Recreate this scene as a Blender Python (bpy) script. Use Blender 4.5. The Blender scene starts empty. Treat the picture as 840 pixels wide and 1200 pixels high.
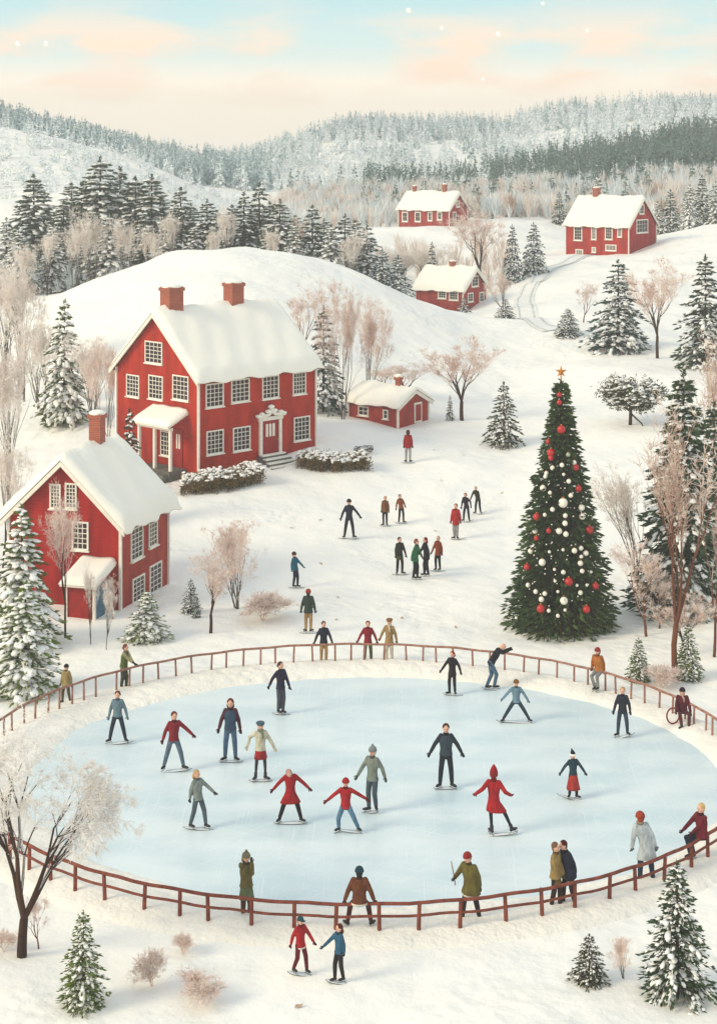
import bpy, bmesh, math, random
import numpy as np
from mathutils import Vector, Matrix
SC = bpy.context.scene
F, HZ, CH = 2000.0, 175.0, 18.8       # focal length in photo pixels, eye line, camera height (m)
# ------------------------------------------------------------------ camera, sky, sun
cam_d = bpy.data.cameras.new('camera'); cam = bpy.data.objects.new('camera', cam_d)
SC.collection.objects.link(cam); SC.camera = cam
cam_d.sensor_fit = 'VERTICAL'; cam_d.sensor_height = 36; cam_d.sensor_width = 36
cam_d.lens = 60.0; cam_d.shift_y = -425/1200.0
cam_d.clip_start = 0.5; cam_d.clip_end = 9000
cam.location = (0, 0, CH); cam.rotation_euler = (math.radians(90), 0, 0)
SC.view_settings.view_transform = 'Standard'; SC.view_settings.look = 'None'
SC.view_settings.gamma = 1; SC.view_settings.exposure = 0.44
SUN_EL, SUN_AZ = math.radians(31), math.radians(-116)   # azimuth from +Y, clockwise (negative = left)
sd = Vector((math.sin(SUN_AZ)*math.cos(SUN_EL), math.cos(SUN_AZ)*math.cos(SUN_EL), math.sin(SUN_EL)))
sun_d = bpy.data.lights.new('sun', 'SUN'); sun = bpy.data.objects.new('sun', sun_d)
SC.collection.objects.link(sun); sun_d.energy = 1.7; sun_d.angle = math.radians(20)
sun_d.color = (1.0, 0.87, 0.62); sun.rotation_euler = sd.to_track_quat('Z', 'Y').to_euler(); sun.location = (-60, -30, 80)

def hexc(h):
    h = h.lstrip('#'); v = [int(h[i:i+2], 16)/255 for i in (0, 2, 4)]
    return tuple((c/12.92 if c <= .04045 else ((c+.055)/1.055)**2.4) for c in v) + (1,)

w = bpy.data.worlds.new('World'); SC.world = w; w.use_nodes = True
nt = w.node_tree; nt.nodes.clear(); N = nt.nodes.new; LK = nt.links.new
out = N('ShaderNodeOutputWorld'); bg = N('ShaderNodeBackground'); LK(bg.outputs[0], out.inputs[0])
sky = N('ShaderNodeTexSky'); sky.sky_type = 'NISHITA'; sky.sun_disc = False
sky.sun_elevation = SUN_EL; sky.sun_rotation = SUN_AZ
skym = N('ShaderNodeVectorMath'); skym.operation = 'SCALE'; skym.inputs['Scale'].default_value = 0.10
LK(sky.outputs[0], skym.inputs[0])
tc = N('ShaderNodeTexCoord'); sep = N('ShaderNodeSeparateXYZ'); LK(tc.outputs['Generated'], sep.inputs[0])
grad = N('ShaderNodeValToRGB'); LK(sep.outputs['Z'], grad.inputs[0]); e = grad.color_ramp
e.elements[0].position = 0.0; e.elements[0].color = hexc('#fdf6e6')
e.elements[1].position = 1.0; e.elements[1].color = hexc('#c2d4e0')
for p, c in ((.022, '#fff4e0'), (.038, '#fdf2e0'), (.056, '#d4e6e0'), (.088, '#b0d6da'), (.16, '#c8dadc'), (.35, '#ced8dc')):
    x = e.elements.new(p); x.color = hexc(c)
for x in e.elements:
    if x.position < .04: x.color = (x.color[0]*1.12, x.color[1]*1.08, x.color[2]*1.04, 1)
mixa = N('ShaderNodeMix'); mixa.data_type = 'RGBA'; mixa.inputs[0].default_value = 0.12
LK(grad.outputs[0], mixa.inputs[6]); LK(skym.outputs[0], mixa.inputs[7])
mp = N('ShaderNodeMapping'); mp.inputs['Scale'].default_value = (12, 1, 36); mp.inputs['Location'].default_value = (1.3, 0, .55)
LK(tc.outputs['Generated'], mp.inputs[0])
nz = N('ShaderNodeTexNoise'); nz.inputs['Scale'].default_value = 1.15; nz.inputs['Detail'].default_value = 5; nz.inputs['Roughness'].default_value = .45
LK(mp.outputs[0], nz.inputs[0])
cr = N('ShaderNodeValToRGB'); cr.color_ramp.elements[0].position = .44; cr.color_ramp.elements[1].position = .6
LK(nz.outputs[0], cr.inputs[0])
em = N('ShaderNodeMapRange'); em.inputs[1].default_value = .022; em.inputs[2].default_value = .044; LK(sep.outputs['Z'], em.inputs[0])
mul = N('ShaderNodeMath'); mul.operation = 'MULTIPLY'; LK(cr.outputs[0], mul.inputs[0]); LK(em.outputs[0], mul.inputs[1])
mul2 = N('ShaderNodeMath'); mul2.operation = 'MULTIPLY'; LK(mul.outputs[0], mul2.inputs[0]); mul2.inputs[1].default_value = .9
hi_ = N('ShaderNodeMapRange'); hi_.inputs[1].default_value = .062; hi_.inputs[2].default_value = .084; hi_.inputs[3].default_value = 1; hi_.inputs[4].default_value = .2; LK(sep.outputs['Z'], hi_.inputs[0])
mul3 = N('ShaderNodeMath'); mul3.operation = 'MULTIPLY'; LK(mul2.outputs[0], mul3.inputs[0]); LK(hi_.outputs[0], mul3.inputs[1])
mixb = N('ShaderNodeMix'); mixb.data_type = 'RGBA'; LK(mul3.outputs[0], mixb.inputs[0])
LK(mixa.outputs[2], mixb.inputs[6]); mixb.inputs[7].default_value = hexc('#fbdcc0')
LK(mixb.outputs[2], bg.inputs[0]); bg.inputs[1].default_value = 1.0

# ------------------------------------------------------------------ materials
def mat(name, col, rough=.8, col2=None, scale=8.0, bump=0.0, bscale=30.0, spec=.3, metal=0, stretch=None, rnd=0.0, coat=0):
    m = bpy.data.materials.new(name); m.use_nodes = True; t = m.node_tree; b = t.nodes['Principled BSDF']
    c = hexc(col) if isinstance(col, str) else col
    b.inputs['Base Color'].default_value = c; b.inputs['Roughness'].default_value = rough
    b.inputs['Specular IOR Level'].default_value = spec; b.inputs['Metallic'].default_value = metal
    if coat: b.inputs['Coat Weight'].default_value = coat
    tcn = t.nodes.new('ShaderNodeTexCoord'); src = tcn.outputs['Object']
    if stretch:
        q = t.nodes.new('ShaderNodeMapping'); q.inputs['Scale'].default_value = stretch; t.links.new(src, q.inputs[0]); src = q.outputs[0]
    if col2:
        n = t.nodes.new('ShaderNodeTexNoise'); n.inputs['Scale'].default_value = scale; n.inputs['Detail'].default_value = 5
        t.links.new(src, n.inputs[0]); r = t.nodes.new('ShaderNodeValToRGB')
        r.color_ramp.elements[0].position = .36; r.color_ramp.elements[1].position = .64
        r.color_ramp.elements[0].color = c; r.color_ramp.elements[1].color = hexc(col2)
        t.links.new(n.outputs[0], r.inputs[0]); o = r.outputs[0]
        if rnd:
            oi = t.nodes.new('ShaderNodeObjectInfo'); hs = t.nodes.new('ShaderNodeHueSaturation')
            mr = t.nodes.new('ShaderNodeMapRange'); mr.inputs[3].default_value = 1-rnd; mr.inputs[4].default_value = 1+rnd
            t.links.new(oi.outputs['Random'], mr.inputs[0]); t.links.new(mr.outputs[0], hs.inputs['Value']); t.links.new(o, hs.inputs['Color']); o = hs.outputs[0]
        t.links.new(o, b.inputs['Base Color'])
    if bump:
        n = t.nodes.new('ShaderNodeTexNoise'); n.inputs['Scale'].default_value = bscale; n.inputs['Detail'].default_value = 6
        t.links.new(src, n.inputs[0]); u = t.nodes.new('ShaderNodeBump'); u.inputs['Strength'].default_value = bump; u.inputs['Distance'].default_value = .05
        t.links.new(n.outputs[0], u.inputs['Height']); t.links.new(u.outputs[0], b.inputs['Normal'])
    return m

def clapboard(name, c1, c2):
    m = mat(name, c1, .75, c2, 1.1, 0, spec=.2, stretch=(1.6, 1.6, .5)); t = m.node_tree; b = t.nodes['Principled BSDF']
    tcn = t.nodes.new('ShaderNodeTexCoord'); wv = t.nodes.new('ShaderNodeTexWave'); wv.bands_direction = 'Z'; wv.wave_profile = 'SAW'
    wv.inputs['Scale'].default_value = 2.4; t.links.new(tcn.outputs['Object'], wv.inputs[0])
    u = t.nodes.new('ShaderNodeBump'); u.inputs['Strength'].default_value = .8; u.inputs['Distance'].default_value = .045
    t.links.new(wv.outputs[0], u.inputs['Height']); t.links.new(u.outputs[0], b.inputs['Normal']); return m

def brickmat(name):
    m = mat(name, '#a04a34', .9); t = m.node_tree; b = t.nodes['Principled BSDF']
    tcn = t.nodes.new('ShaderNodeTexCoord'); sp = t.nodes.new('ShaderNodeSeparateXYZ'); cb = t.nodes.new('ShaderNodeCombineXYZ'); ad = t.nodes.new('ShaderNodeMath')
    t.links.new(tcn.outputs['Object'], sp.inputs[0]); t.links.new(sp.outputs[0], ad.inputs[0]); t.links.new(sp.outputs[1], ad.inputs[1])
    t.links.new(ad.outputs[0], cb.inputs[0]); t.links.new(sp.outputs[2], cb.inputs[1])
    k = t.nodes.new('ShaderNodeTexBrick'); k.inputs['Scale'].default_value = 3.2; k.inputs['Color1'].default_value = hexc('#a54b35'); k.inputs['Color2'].default_value = hexc('#8a3f2e')
    k.inputs['Mortar'].default_value = hexc('#b08a76'); k.inputs['Mortar Size'].default_value = .02; t.links.new(cb.outputs[0], k.inputs[0]); t.links.new(k.outputs[0], b.inputs['Base Color'])
    return m
M = {}
def snowmat(name, c1, c2, s1, d1, s2, d2, s3, d3):
    m = mat(name, c1, .75, c2, .5, spec=.12); t = m.node_tree; b = t.nodes['Principled BSDF']; tcn = t.nodes.new('ShaderNodeTexCoord'); prev = None
    for sc, di, dt in ((s1, d1, 3), (s2, d2, 4), (s3, d3, 5)):
        n = t.nodes.new('ShaderNodeTexNoise'); n.inputs['Scale'].default_value = sc; n.inputs['Detail'].default_value = dt; t.links.new(tcn.outputs['Object'], n.inputs[0])
        u = t.nodes.new('ShaderNodeBump'); u.inputs['Strength'].default_value = 1; u.inputs['Distance'].default_value = di; t.links.new(n.outputs[0], u.inputs['Height'])
        if prev: t.links.new(prev.outputs[0], u.inputs['Normal'])
        prev = u
    vo = t.nodes.new('ShaderNodeTexVoronoi'); vo.feature = 'SMOOTH_F1'; vo.inputs['Scale'].default_value = 2.6; t.links.new(tcn.outputs['Object'], vo.inputs[0])
    pn = t.nodes.new('ShaderNodeTexNoise'); pn.inputs['Scale'].default_value = .22; t.links.new(tcn.outputs['Object'], pn.inputs[0]); mr = t.nodes.new('ShaderNodeMapRange'); mr.inputs[1].default_value = .5; mr.inputs[2].default_value = .62; t.links.new(pn.outputs[0], mr.inputs[0])
    mu = t.nodes.new('ShaderNodeMath'); mu.operation = 'MULTIPLY'; t.links.new(vo.outputs['Distance'], mu.inputs[0]); t.links.new(mr.outputs[0], mu.inputs[1])
    u = t.nodes.new('ShaderNodeBump'); u.inputs['Distance'].default_value = .1; u.inputs['Strength'].default_value = .8; t.links.new(mu.outputs[0], u.inputs['Height']); t.links.new(prev.outputs[0], u.inputs['Normal']); prev = u
    t.links.new(prev.outputs[0], b.inputs['Normal']); return m
M['snow'] = snowmat('snow', '#f7f2e8', '#f2efe8', .16, .9, 1.1, .10, 6.0, .022)
M['bank'] = snowmat('bank_snow', '#f6efe3', '#ece6da', .6, .1, 2.6, .08, 9.0, .035)
M['snow_roof'] = mat('roof_snow', '#f8f2e4', .7, '#f4f0e4', .8, .25, 2.5, spec=.15)
M['snow_tree'] = mat('tree_snow', '#f4f2ee', .8, spec=.1)
M['frost'] = mat('frost', '#f5ece3', .85, spec=.1)
M['ice'] = mat('ice', '#dde7e7', .34, '#c8d9dd', .3, .12, 1.2, spec=.25, stretch=(1, 2.2, 1))
M['road'] = mat('packed_snow', '#ece8e0', .7, '#e2e2de', 1.5, .5, 6, spec=.15)
M['track'] = mat('wheel_track', '#b4b8b4', .8, '#d4d6d2', 2, .3, 8)
M['red'] = clapboard('red_clapboard', '#bc321f', '#9c2618')
M['red_b'] = clapboard('crimson_clapboard', '#b0231e', '#8f1a18')
M['red_c'] = clapboard('pinkish_clapboard', '#b04034', '#94322a')  # pinker red than the other two
M['white'] = mat('white_paint', '#ece5d8', .6, '#e0d8ca', 6)
M['dark'] = mat('dark_trim', '#33211e', .8)
M['glass'] = mat('window_glass', '#3a2424', .3, '#241a20', 1.2, spec=.25)
M['blueglass'] = mat('blue_glass', '#1f4c68', .35, '#4c7890', 3, spec=.3)
M['brick'] = brickmat('brick')
M['door'] = mat('red_door', '#9c1a16', .5, '#8c1614', 5)
M['step'] = mat('stone_step', '#6f6a62', .9, '#5a5650', 8)
M['iron'] = mat('iron', '#1e1e20', .4, metal=.7)
for k, a, b in (('green', '#4c6022', '#6e7c3c'), ('dark', '#2a3f2a', '#465a3a'), ('blue', '#28403e', '#405a52'), ('xmas', '#2c4020', '#48592c'), ('frosty', '#434e44', '#66705f'), ('olive', '#4a4a26', '#3b4324')):
    M['n_'+k] = mat('needles_'+k, a, .8, b, 2.5, spec=.15, rnd=.18)
M['n_hedge'] = mat('hedge_leaves', '#6a5c34', .85, '#8e7248', 2.5, spec=.1)
M['bark'] = mat('bark', '#4a2f22', .95, '#2f201a', 9, .6, 22, stretch=(1, 1, .3))
M['bark_r'] = mat('reddish_bark', '#7c4a32', .95, '#4e2f22', 7, .6, 22, stretch=(1, 1, .3))
M['bark_g'] = mat('grey_bark', '#6e6258', .95, '#4c4640', 7, .6, 22, stretch=(1, 1, .3))
M['tw_pink'] = mat('pink_twigs', '#d3b3a4', .9, '#eadacf', 3, rnd=.08)
M['tw_frost'] = mat('frosted_twigs', '#eee6de', .9, '#d3c4b8', 3, rnd=.06)
M['tw_white'] = mat('white_frosted_twigs', '#f3f1ee', .9, '#d8cfc6', 3, rnd=.03)
M['tw_brown'] = mat('brown_twigs', '#bd9f8e', .9, '#e2d0c4', 3, rnd=.1)
M['rail'] = mat('fence_wood', '#8a4634', .85, '#6b3326', 5, .3, 25)
M['rail_f'] = mat('pale_fence_wood', '#a87a68', .9, '#8a5f50', 5, .3, 25)  # paler wood colour for the far side of the fence
M['bauble_r'] = mat('red_bauble', '#b51c1c', .25, spec=.5)
M['bauble_w'] = mat('white_bauble', '#efe9da', .35, spec=.5)
M['bauble_g'] = mat('sage_bauble', '#aab49a', .35, spec=.5)
M['gold'] = mat('gold_star', '#c9842f', .4, '#b5702a', 6, metal=.3)
M['leaf'] = mat('dry_leaf', '#b49a82', .9)
M['skin'] = mat('skin', '#d9a78e', .6)
M['eye'] = mat('eye', '#241a18', .4); M['mouth'] = mat('mouth', '#9c4038', .6)
M['boot'] = mat('skate_boot', '#1f1c1e', .5); M['blade'] = mat('skate_blade', '#8f979a', .3, metal=.8)
M['runner'] = mat('white_board', '#e2e6e6', .4); M['rim'] = mat('board_rim', '#42474a', .5)
_cl = {}
def cloth(h):
    if h not in _cl:
        c = [int(h.lstrip('#')[i:i+2], 16) for i in (0, 2, 4)]; d = '#%02x%02x%02x' % tuple(int(v*.82) for v in c)
        _cl[h] = mat('cloth', h, .95, d, 9, .4, 40, spec=.1, stretch=(1.6, 1.6, .6))
    return _cl[h]

# ------------------------------------------------------------------ object helpers
col = SC.collection
def tag(o, label=None, cat=None, group=None, kind=None):
    if label: o['label'] = label
    if cat: o['category'] = cat
    if group: o['group'] = group
    if kind: o['kind'] = kind
    return o
def empty(name, loc, rz=0, label=None, cat=None, group=None):
    o = bpy.data.objects.new(name, None); col.objects.link(o); o.location = loc; o.rotation_euler = (0, 0, rz); o.empty_display_size = .2
    return tag(o, label, cat, group)
def link(name, me, parent=None):
    o = bpy.data.objects.new(name, me); col.objects.link(o)
    if parent: o.parent = parent
    return o
def copy_tree(o, parent=None):
    c = o.copy(); col.objects.link(c); c.parent = parent
    for ch in o.children: copy_tree(ch, c)
    return c
def npmesh(name, V, Fc, mats, mi=None, smooth=False):
    me = bpy.data.meshes.new(name); V = np.asarray(V, dtype=np.float32); Fc = np.asarray(Fc, dtype=np.int32); k = Fc.shape[1]; n = len(Fc)
    me.vertices.add(len(V)); me.vertices.foreach_set('co', V.ravel()); me.loops.add(n*k); me.loops.foreach_set('vertex_index', Fc.ravel())
    me.polygons.add(n); me.polygons.foreach_set('loop_start', np.arange(0, n*k, k, dtype=np.int32))
    for m in (mats if isinstance(mats, (list, tuple)) else [mats]): me.materials.append(m)
    if mi is not None: me.polygons.foreach_set('material_index', np.asarray(mi, dtype=np.int32))
    me.update(calc_edges=True); me.validate()
    me.polygons.foreach_set('use_smooth', np.full(len(me.polygons), smooth))
    return me

class MB:
    def __init__(s): s.v = []; s.f = []; s.m = []
    def add(s, vs, fs, mi=0):
        b = len(s.v); s.v += [tuple(x) for x in vs]; s.f += [tuple(i+b for i in f) for f in fs]; s.m += [mi]*len(fs); return s
    def box(s, a, b, mi=0, T=None):
        vs = [Vector((x, y, z)) for z in (a[2], b[2]) for y in (a[1], b[1]) for x in (a[0], b[0])]
        if T: vs = [T(v) for v in vs]
        return s.add(vs, [(0, 2, 3, 1), (4, 5, 7, 6), (0, 1, 5, 4), (2, 6, 7, 3), (0, 4, 6, 2), (1, 3, 7, 5)], mi)
    def loft(s, rings, mi=0, cap=True):
        n = len(rings[0]); vs = [p for r in rings for p in r]; fs = []
        for i in range(len(rings)-1):
            for j in range(n): fs.append((i*n+j, i*n+(j+1) % n, (i+1)*n+(j+1) % n, (i+1)*n+j))
        if cap: fs += [tuple(range(n))[::-1], tuple((len(rings)-1)*n+j for j in range(n))]
        return s.add(vs, fs, mi)
    def tube(s, pts, rs, n=8, mi=0):
        pts = [Vector(p) for p in pts]; rings = []
        if not isinstance(rs, (list, tuple)): rs = [rs]*len(pts)
        u = None
        for i, p in enumerate(pts):
            d = (pts[min(i+1, len(pts)-1)]-pts[max(i-1, 0)]); d = d.normalized() if d.length > 1e-9 else Vector((0, 0, 1))
            if u is not None: u = u-d*u.dot(d)
            u = u.normalized() if u is not None and u.length > 1e-4 else d.cross(Vector((0, 0, 1)) if abs(d.z) < .9 else Vector((1, 0, 0))).normalized()
            v = d.cross(u)
            rings.append([p+(u*math.cos(a)+v*math.sin(a))*rs[i] for a in [2*math.pi*k/n for k in range(n)]])
        return s.loft(rings, mi)
    def ell(s, c, ax, n=12, m=8, mi=0, lo=0.0, hi=1.0):     # ax: three axis vectors; lo..hi share of polar range (0 = top)
        c = Vector(c); ax = [Vector(a) for a in ax]; rings = []
        for i in range(m+1):
            th = math.pi*(lo+(hi-lo)*i/m); th = min(max(th, .02), math.pi-.02)
            rings.append([c+ax[0]*math.sin(th)*math.cos(a)+ax[1]*math.sin(th)*math.sin(a)+ax[2]*math.cos(th) for a in [2*math.pi*k/n for k in range(n)]])
        return s.loft(rings, mi)
    def sph(s, c, r, n=12, m=8, mi=0): return s.ell(c, ((r, 0, 0), (0, r, 0), (0, 0, r)), n, m, mi)
    def mesh(s, name, mats, smooth=False, bevel=0):
        me = bpy.data.meshes.new(name); me.from_pydata(s.v, [], s.f)
        for m in (mats if isinstance(mats, (list, tuple)) else [mats]): me.materials.append(m)
        for p, i in zip(me.polygons, s.m): p.material_index = i; p.use_smooth = smooth
        bm = bmesh.new(); bm.from_mesh(me); bmesh.ops.recalc_face_normals(bm, faces=bm.faces); bm.to_mesh(me); bm.free(); me.update(); return me
    def obj(s, name, mats, parent=None, smooth=False): return link(name, s.mesh(name, mats, smooth), parent)

# ------------------------------------------------------------------ terrain
COLS = [-900, -200, 0, 60, 100, 150, 200, 235, 300, 350, 400, 450, 500, 550, 600, 660, 735, 770, 840, 1040, 1740]
def yz(y, Y): return CH-(y-HZ)*Y/F
ROWS = []
def row(Y, kv, mode='y'):
    xs = [a for a, b in kv]; zs = [yz(b, Y) if mode == 'y' else b for a, b in kv]; ROWS.append((Y, np.interp(COLS, xs, zs)))
row(20, [(0, 0)], 'z'); row(62, [(0, 0)], 'z'); row(76, [(0, .1), (200, 0), (700, 0), (840, .5)], 'z')
row(84, [(0, .3), (150, .45), (235, .5), (450, .15), (600, .1), (840, .9)], 'z')
row(92, [(0, 1.1), (150, 2.0), (235, 2.5), (370, 2.5), (450, 1.95), (600, 1.7), (840, 1.9)], 'z')
row(103, [(0, 2.5), (100, 3.0), (150, 2.9), (235, 2.9), (400, 2.5), (500, 2.4), (600, 2.4), (740, 2.8), (840, 3)], 'z')
row(120, [(0, 430), (100, 395), (235, 350), (300, 352), (400, 385), (500, 420), (600, 440), (700, 425), (840, 430)])
row(135, [(-200, 400), (0, 366), (60, 342), (100, 321), (150, 300), (200, 287), (235, 284), (300, 288), (350, 297), (400, 310), (450, 328), (500, 349), (550, 369), (600, 382), (700, 390), (840, 398)])
row(148, [(-200, 4), (0, 5), (100, 6.6), (235, 8), (350, 7.6), (450, 5.8), (520, 4.3), (590, 4.0), (660, 4.3), (840, 4.2)], 'z')
row(165, [(0, 6.), (100, 5.6), (235, 5.6), (400, 4.6), (520, 3.5), (570, 3.6), (610, 4.9), (660, 5.4), (840, 5.8)], 'z')
row(190, [(0, 8), (300, 6), (440, 6.6), (520, 5.), (575, 4.8), (600, 5.4), (660, 6.3), (735, 7.3), (770, 8.5), (840, 9.6)], 'z')
row(200, [(0, 12.8), (100, 12.3), (200, 9.8), (300, 7.), (440, 6.8), (575, 6.), (660, 6.3), (735, 7.6), (770, 8.9), (840, 9.9)], 'z')
row(216, [(0, 15), (100, 14), (200, 11), (300, 7), (440, 7.0), (600, 7.0), (660, 6.5), (735, 6.6), (840, 8)], 'z')
row(232, [(0, 185), (100, 200), (200, 235), (270, 262), (340, 272), (440, 268), (540, 261), (600, 262), (660, 270), (840, 268)])
row(260, [(-200, 135), (0, 148), (60, 155), (100, 163), (150, 176), (200, 203), (240, 223), (270, 240), (320, 262), (400, 262), (500, 258), (600, 255), (700, 250), (840, 238)])
row(300, [(0, 18), (100, 16), (200, 11.5), (300, 9.5), (400, 10.2), (600, 10.9), (700, 11.7), (840, 13.2)], 'z')
row(380, [(-200, 120), (0, 150), (100, 174), (200, 203), (270, 222), (340, 212), (400, 208), (500, 205), (600, 203), (700, 190), (840, 170)])
row(450, [(-200, 160), (0, 175), (200, 190), (300, 198), (400, 178), (500, 188), (600, 183), (700, 165), (840, 150)])
row(560, [(-200, 150), (0, 190), (200, 206), (245, 208), (300, 190), (340, 172), (400, 152), (450, 150), (560, 155), (650, 134), (750, 126), (840, 128), (1100, 116)])
row(650, [(0, 12), (300, 11), (840, 14)], 'z'); row(1300, [(0, 12)], 'z')
CX = np.arange(-900, 1741, 10.0); RY = np.arange(20, 901, 1.0)
A = np.array([np.interp(CX, COLS, r[1]) for r in ROWS]); yr = [r[0] for r in ROWS]
T = np.stack([np.interp(RY, yr, A[:, i]) for i in range(len(CX))], 1)
def blur(a, sg, ax):
    k = np.arange(-int(3*sg), int(3*sg)+1); g = np.exp(-k*k/(2*sg*sg)); g /= g.sum(); pad = [(0, 0), (0, 0)]; pad[ax] = (len(k)//2,)*2
    return np.apply_along_axis(lambda v: np.convolve(v, g, 'valid'), ax, np.pad(a, pad, 'edge'))
T = blur(blur(T, 3.0, 0), 1.6, 1)
RC = (0.0, 51.4, 11.6, 10.7)    # fence ellipse: centre x, y, half axes
IC = (0.5, 51.5, 10.35, 9.15)   # ice ellipse
_r = np.random.RandomState(5); WV = [(_r.uniform(-1, 1), _r.uniform(-1, 1), _r.uniform(0, 6.3)) for _ in range(14)]
def zt(X, Y):
    X = np.asarray(X, float); Y = np.asarray(Y, float); px = 420+F*X/np.maximum(Y, 1)
    a = np.clip((px-CX[0])/10, 0, len(CX)-1.001); b = np.clip(Y-20, 0, len(RY)-1.001); i = a.astype(int); j = b.astype(int); a = a-i; b = b-j
    z = (T[j, i]*(1-a)+T[j, i+1]*a)*(1-b)+(T[j+1, i]*(1-a)+T[j+1, i+1]*a)*b
    u = 0
    for k, (p, q, ph) in enumerate(WV): fq = .12+.05*k; u = u+np.sin(X*p*fq*1.6+Y*q*fq*1.6+ph)/(1+.35*k)
    d = np.hypot((X-RC[0])/RC[2], (Y-RC[1])/RC[3]); mask = np.clip((d-1.05)*2.5, 0, 1); amp = np.clip(.06+(Y-60)*.005, .06, .5)
    return z+u*mask*amp*.5+mask*.10*np.where(Y < 60, 1, 0)*np.clip((60-Y)/10, 0, 1)-np.where(d < 1.0, .3, 0)*np.clip((1-d)*12, 0, 1)
def ground(X, Y): return float(zt(X, Y))
def xy(px, Y): return (px-420)*Y/F
_Ys = np.arange(25, 640, .2)
def at(px, py, ymin=25):
    X = (px-420)*_Ys/F; z = CH-(py-HZ)*_Ys/F; g = np.maximum(zt(X, _Ys), np.where(np.hypot((X-IC[0])/IC[2], (_Ys-IC[1])/IC[3]) < 1.08, 0.0, -9))
    k = np.where((z <= g) & (_Ys >= ymin))[0]; k = k[0] if len(k) else -1
    return Vector((X[k], _Ys[k], g[k]))
U = np.arange(-700, 1545, 7.5)
YY = np.concatenate([np.arange(22, 64, .4), np.arange(64, 110, .6), np.arange(110, 260, 1.2), np.arange(260, 600, 4), np.arange(600, 901, 25)])
GX = (U[None, :]-420)*YY[:, None]/F; GY = np.repeat(YY[:, None], len(U), 1); GZ = zt(GX, GY)
nr, nc = GX.shape; idx = np.arange(nr*nc).reshape(nr, nc)
fc = np.stack([idx[:-1, :-1], idx[:-1, 1:], idx[1:, 1:], idx[1:, :-1]], -1).reshape(-1, 4)
tag(link('snow_ground', npmesh('snow_ground', np.stack([GX, GY, GZ], -1).reshape(-1, 3), fc, M['snow'], smooth=True)), kind='structure')

# ice and the snow bank round it
rs = np.concatenate([[0.0003], np.linspace(.08, 1.03, 15)]); n = 160; th = np.linspace(0, 2*np.pi, n, endpoint=False)
V = np.stack([IC[0]+IC[2]*rs[:, None]*np.cos(th), IC[1]+IC[3]*rs[:, None]*np.sin(th), np.zeros((len(rs), n))], -1)
def ringfaces(a, n):
    i = np.arange(a-1)[:, None]; j = np.arange(n)[None, :]; k = (j+1) % n
    return np.stack([i*n+j, i*n+k, (i+1)*n+k, (i+1)*n+j], -1).reshape(-1, 4)
t = M['ice'].node_tree; b_ = t.nodes['Principled BSDF']; src = b_.inputs['Base Color'].links[0].from_socket; tcn = t.nodes.new('ShaderNodeTexCoord'); last = src
for rz_, st_ in ((.5, (.5, 26, 1)), (-.9, (.6, 30, 1)), (1.6, (.45, 24, 1))):
    q = t.nodes.new('ShaderNodeMapping'); q.inputs['Rotation'].default_value = (0, 0, rz_); q2 = t.nodes.new('ShaderNodeMapping'); q2.inputs['Scale'].default_value = st_; t.links.new(tcn.outputs['Object'], q.inputs[0]); t.links.new(q.outputs[0], q2.inputs[0])
    n_ = t.nodes.new('ShaderNodeTexNoise'); n_.inputs['Scale'].default_value = 1; n_.inputs['Detail'].default_value = 2; n_.inputs['Distortion'].default_value = .6; t.links.new(q2.outputs[0], n_.inputs[0])
    r_ = t.nodes.new('ShaderNodeMapRange'); r_.inputs[1].default_value = .6; r_.inputs[2].default_value = .68; r_.inputs[4].default_value = .38; t.links.new(n_.outputs[0], r_.inputs[0])
    m_ = t.nodes.new('ShaderNodeMix'); m_.data_type = 'RGBA'; t.links.new(r_.outputs[0], m_.inputs[0]); t.links.new(last, m_.inputs[6]); m_.inputs[7].default_value = hexc('#eef2f1'); last = m_.outputs[2]
t.links.new(last, b_.inputs['Base Color'])
tag(link('ice', npmesh('ice', V.reshape(-1, 3), ringfaces(len(rs), n), M['ice'], smooth=True)), kind='structure')
n = 720; th = np.linspace(0, 2*np.pi, n, endpoint=False); rr = np.random.RandomState(3)
ts = np.linspace(0, 1, 15); rings = []
def rn(sg):
    v = rr.randn(n*3); k = np.arange(-int(3*sg), int(3*sg)+1); g = np.exp(-k*k/(2*sg*sg)); v = np.convolve(v, g/np.sqrt((g*g).sum()), 'same'); return v[n:2*n]
edge = rn(6)*.05+rn(1.2)*.02; low = rn(14)
win = np.minimum(np.minimum(np.arange(n), n-np.arange(n))/20.0, 1); edge *= win; low *= win
for t in ts:
    a = IC[2]+(RC[2]+.9-IC[2])*t+edge*(1-t); b = IC[3]+(RC[3]+.9-IC[3])*t+edge*(1-t)
    x = IC[0]+(RC[0]-IC[0])*t+a*np.cos(th); y = IC[1]+(RC[1]-IC[1])*t+b*np.sin(th)
    prof = np.interp(t, [0, .1, .35, .6, .85, 1], [-.03, .1, .2, .22, .1, -.12])
    z = prof*(1+.15*low)+rn(1.5)*.012*win*(t > .05)
    if t > .5: z = z+np.maximum(zt(x, y), 0)*(t-.5)*2
    rings.append(np.stack([x, y, z], -1))
tag(link('snow_bank', npmesh('snow_bank', np.array(rings).reshape(-1, 3), ringfaces(len(ts), n), M['bank'], smooth=True)), kind='structure')

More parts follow.
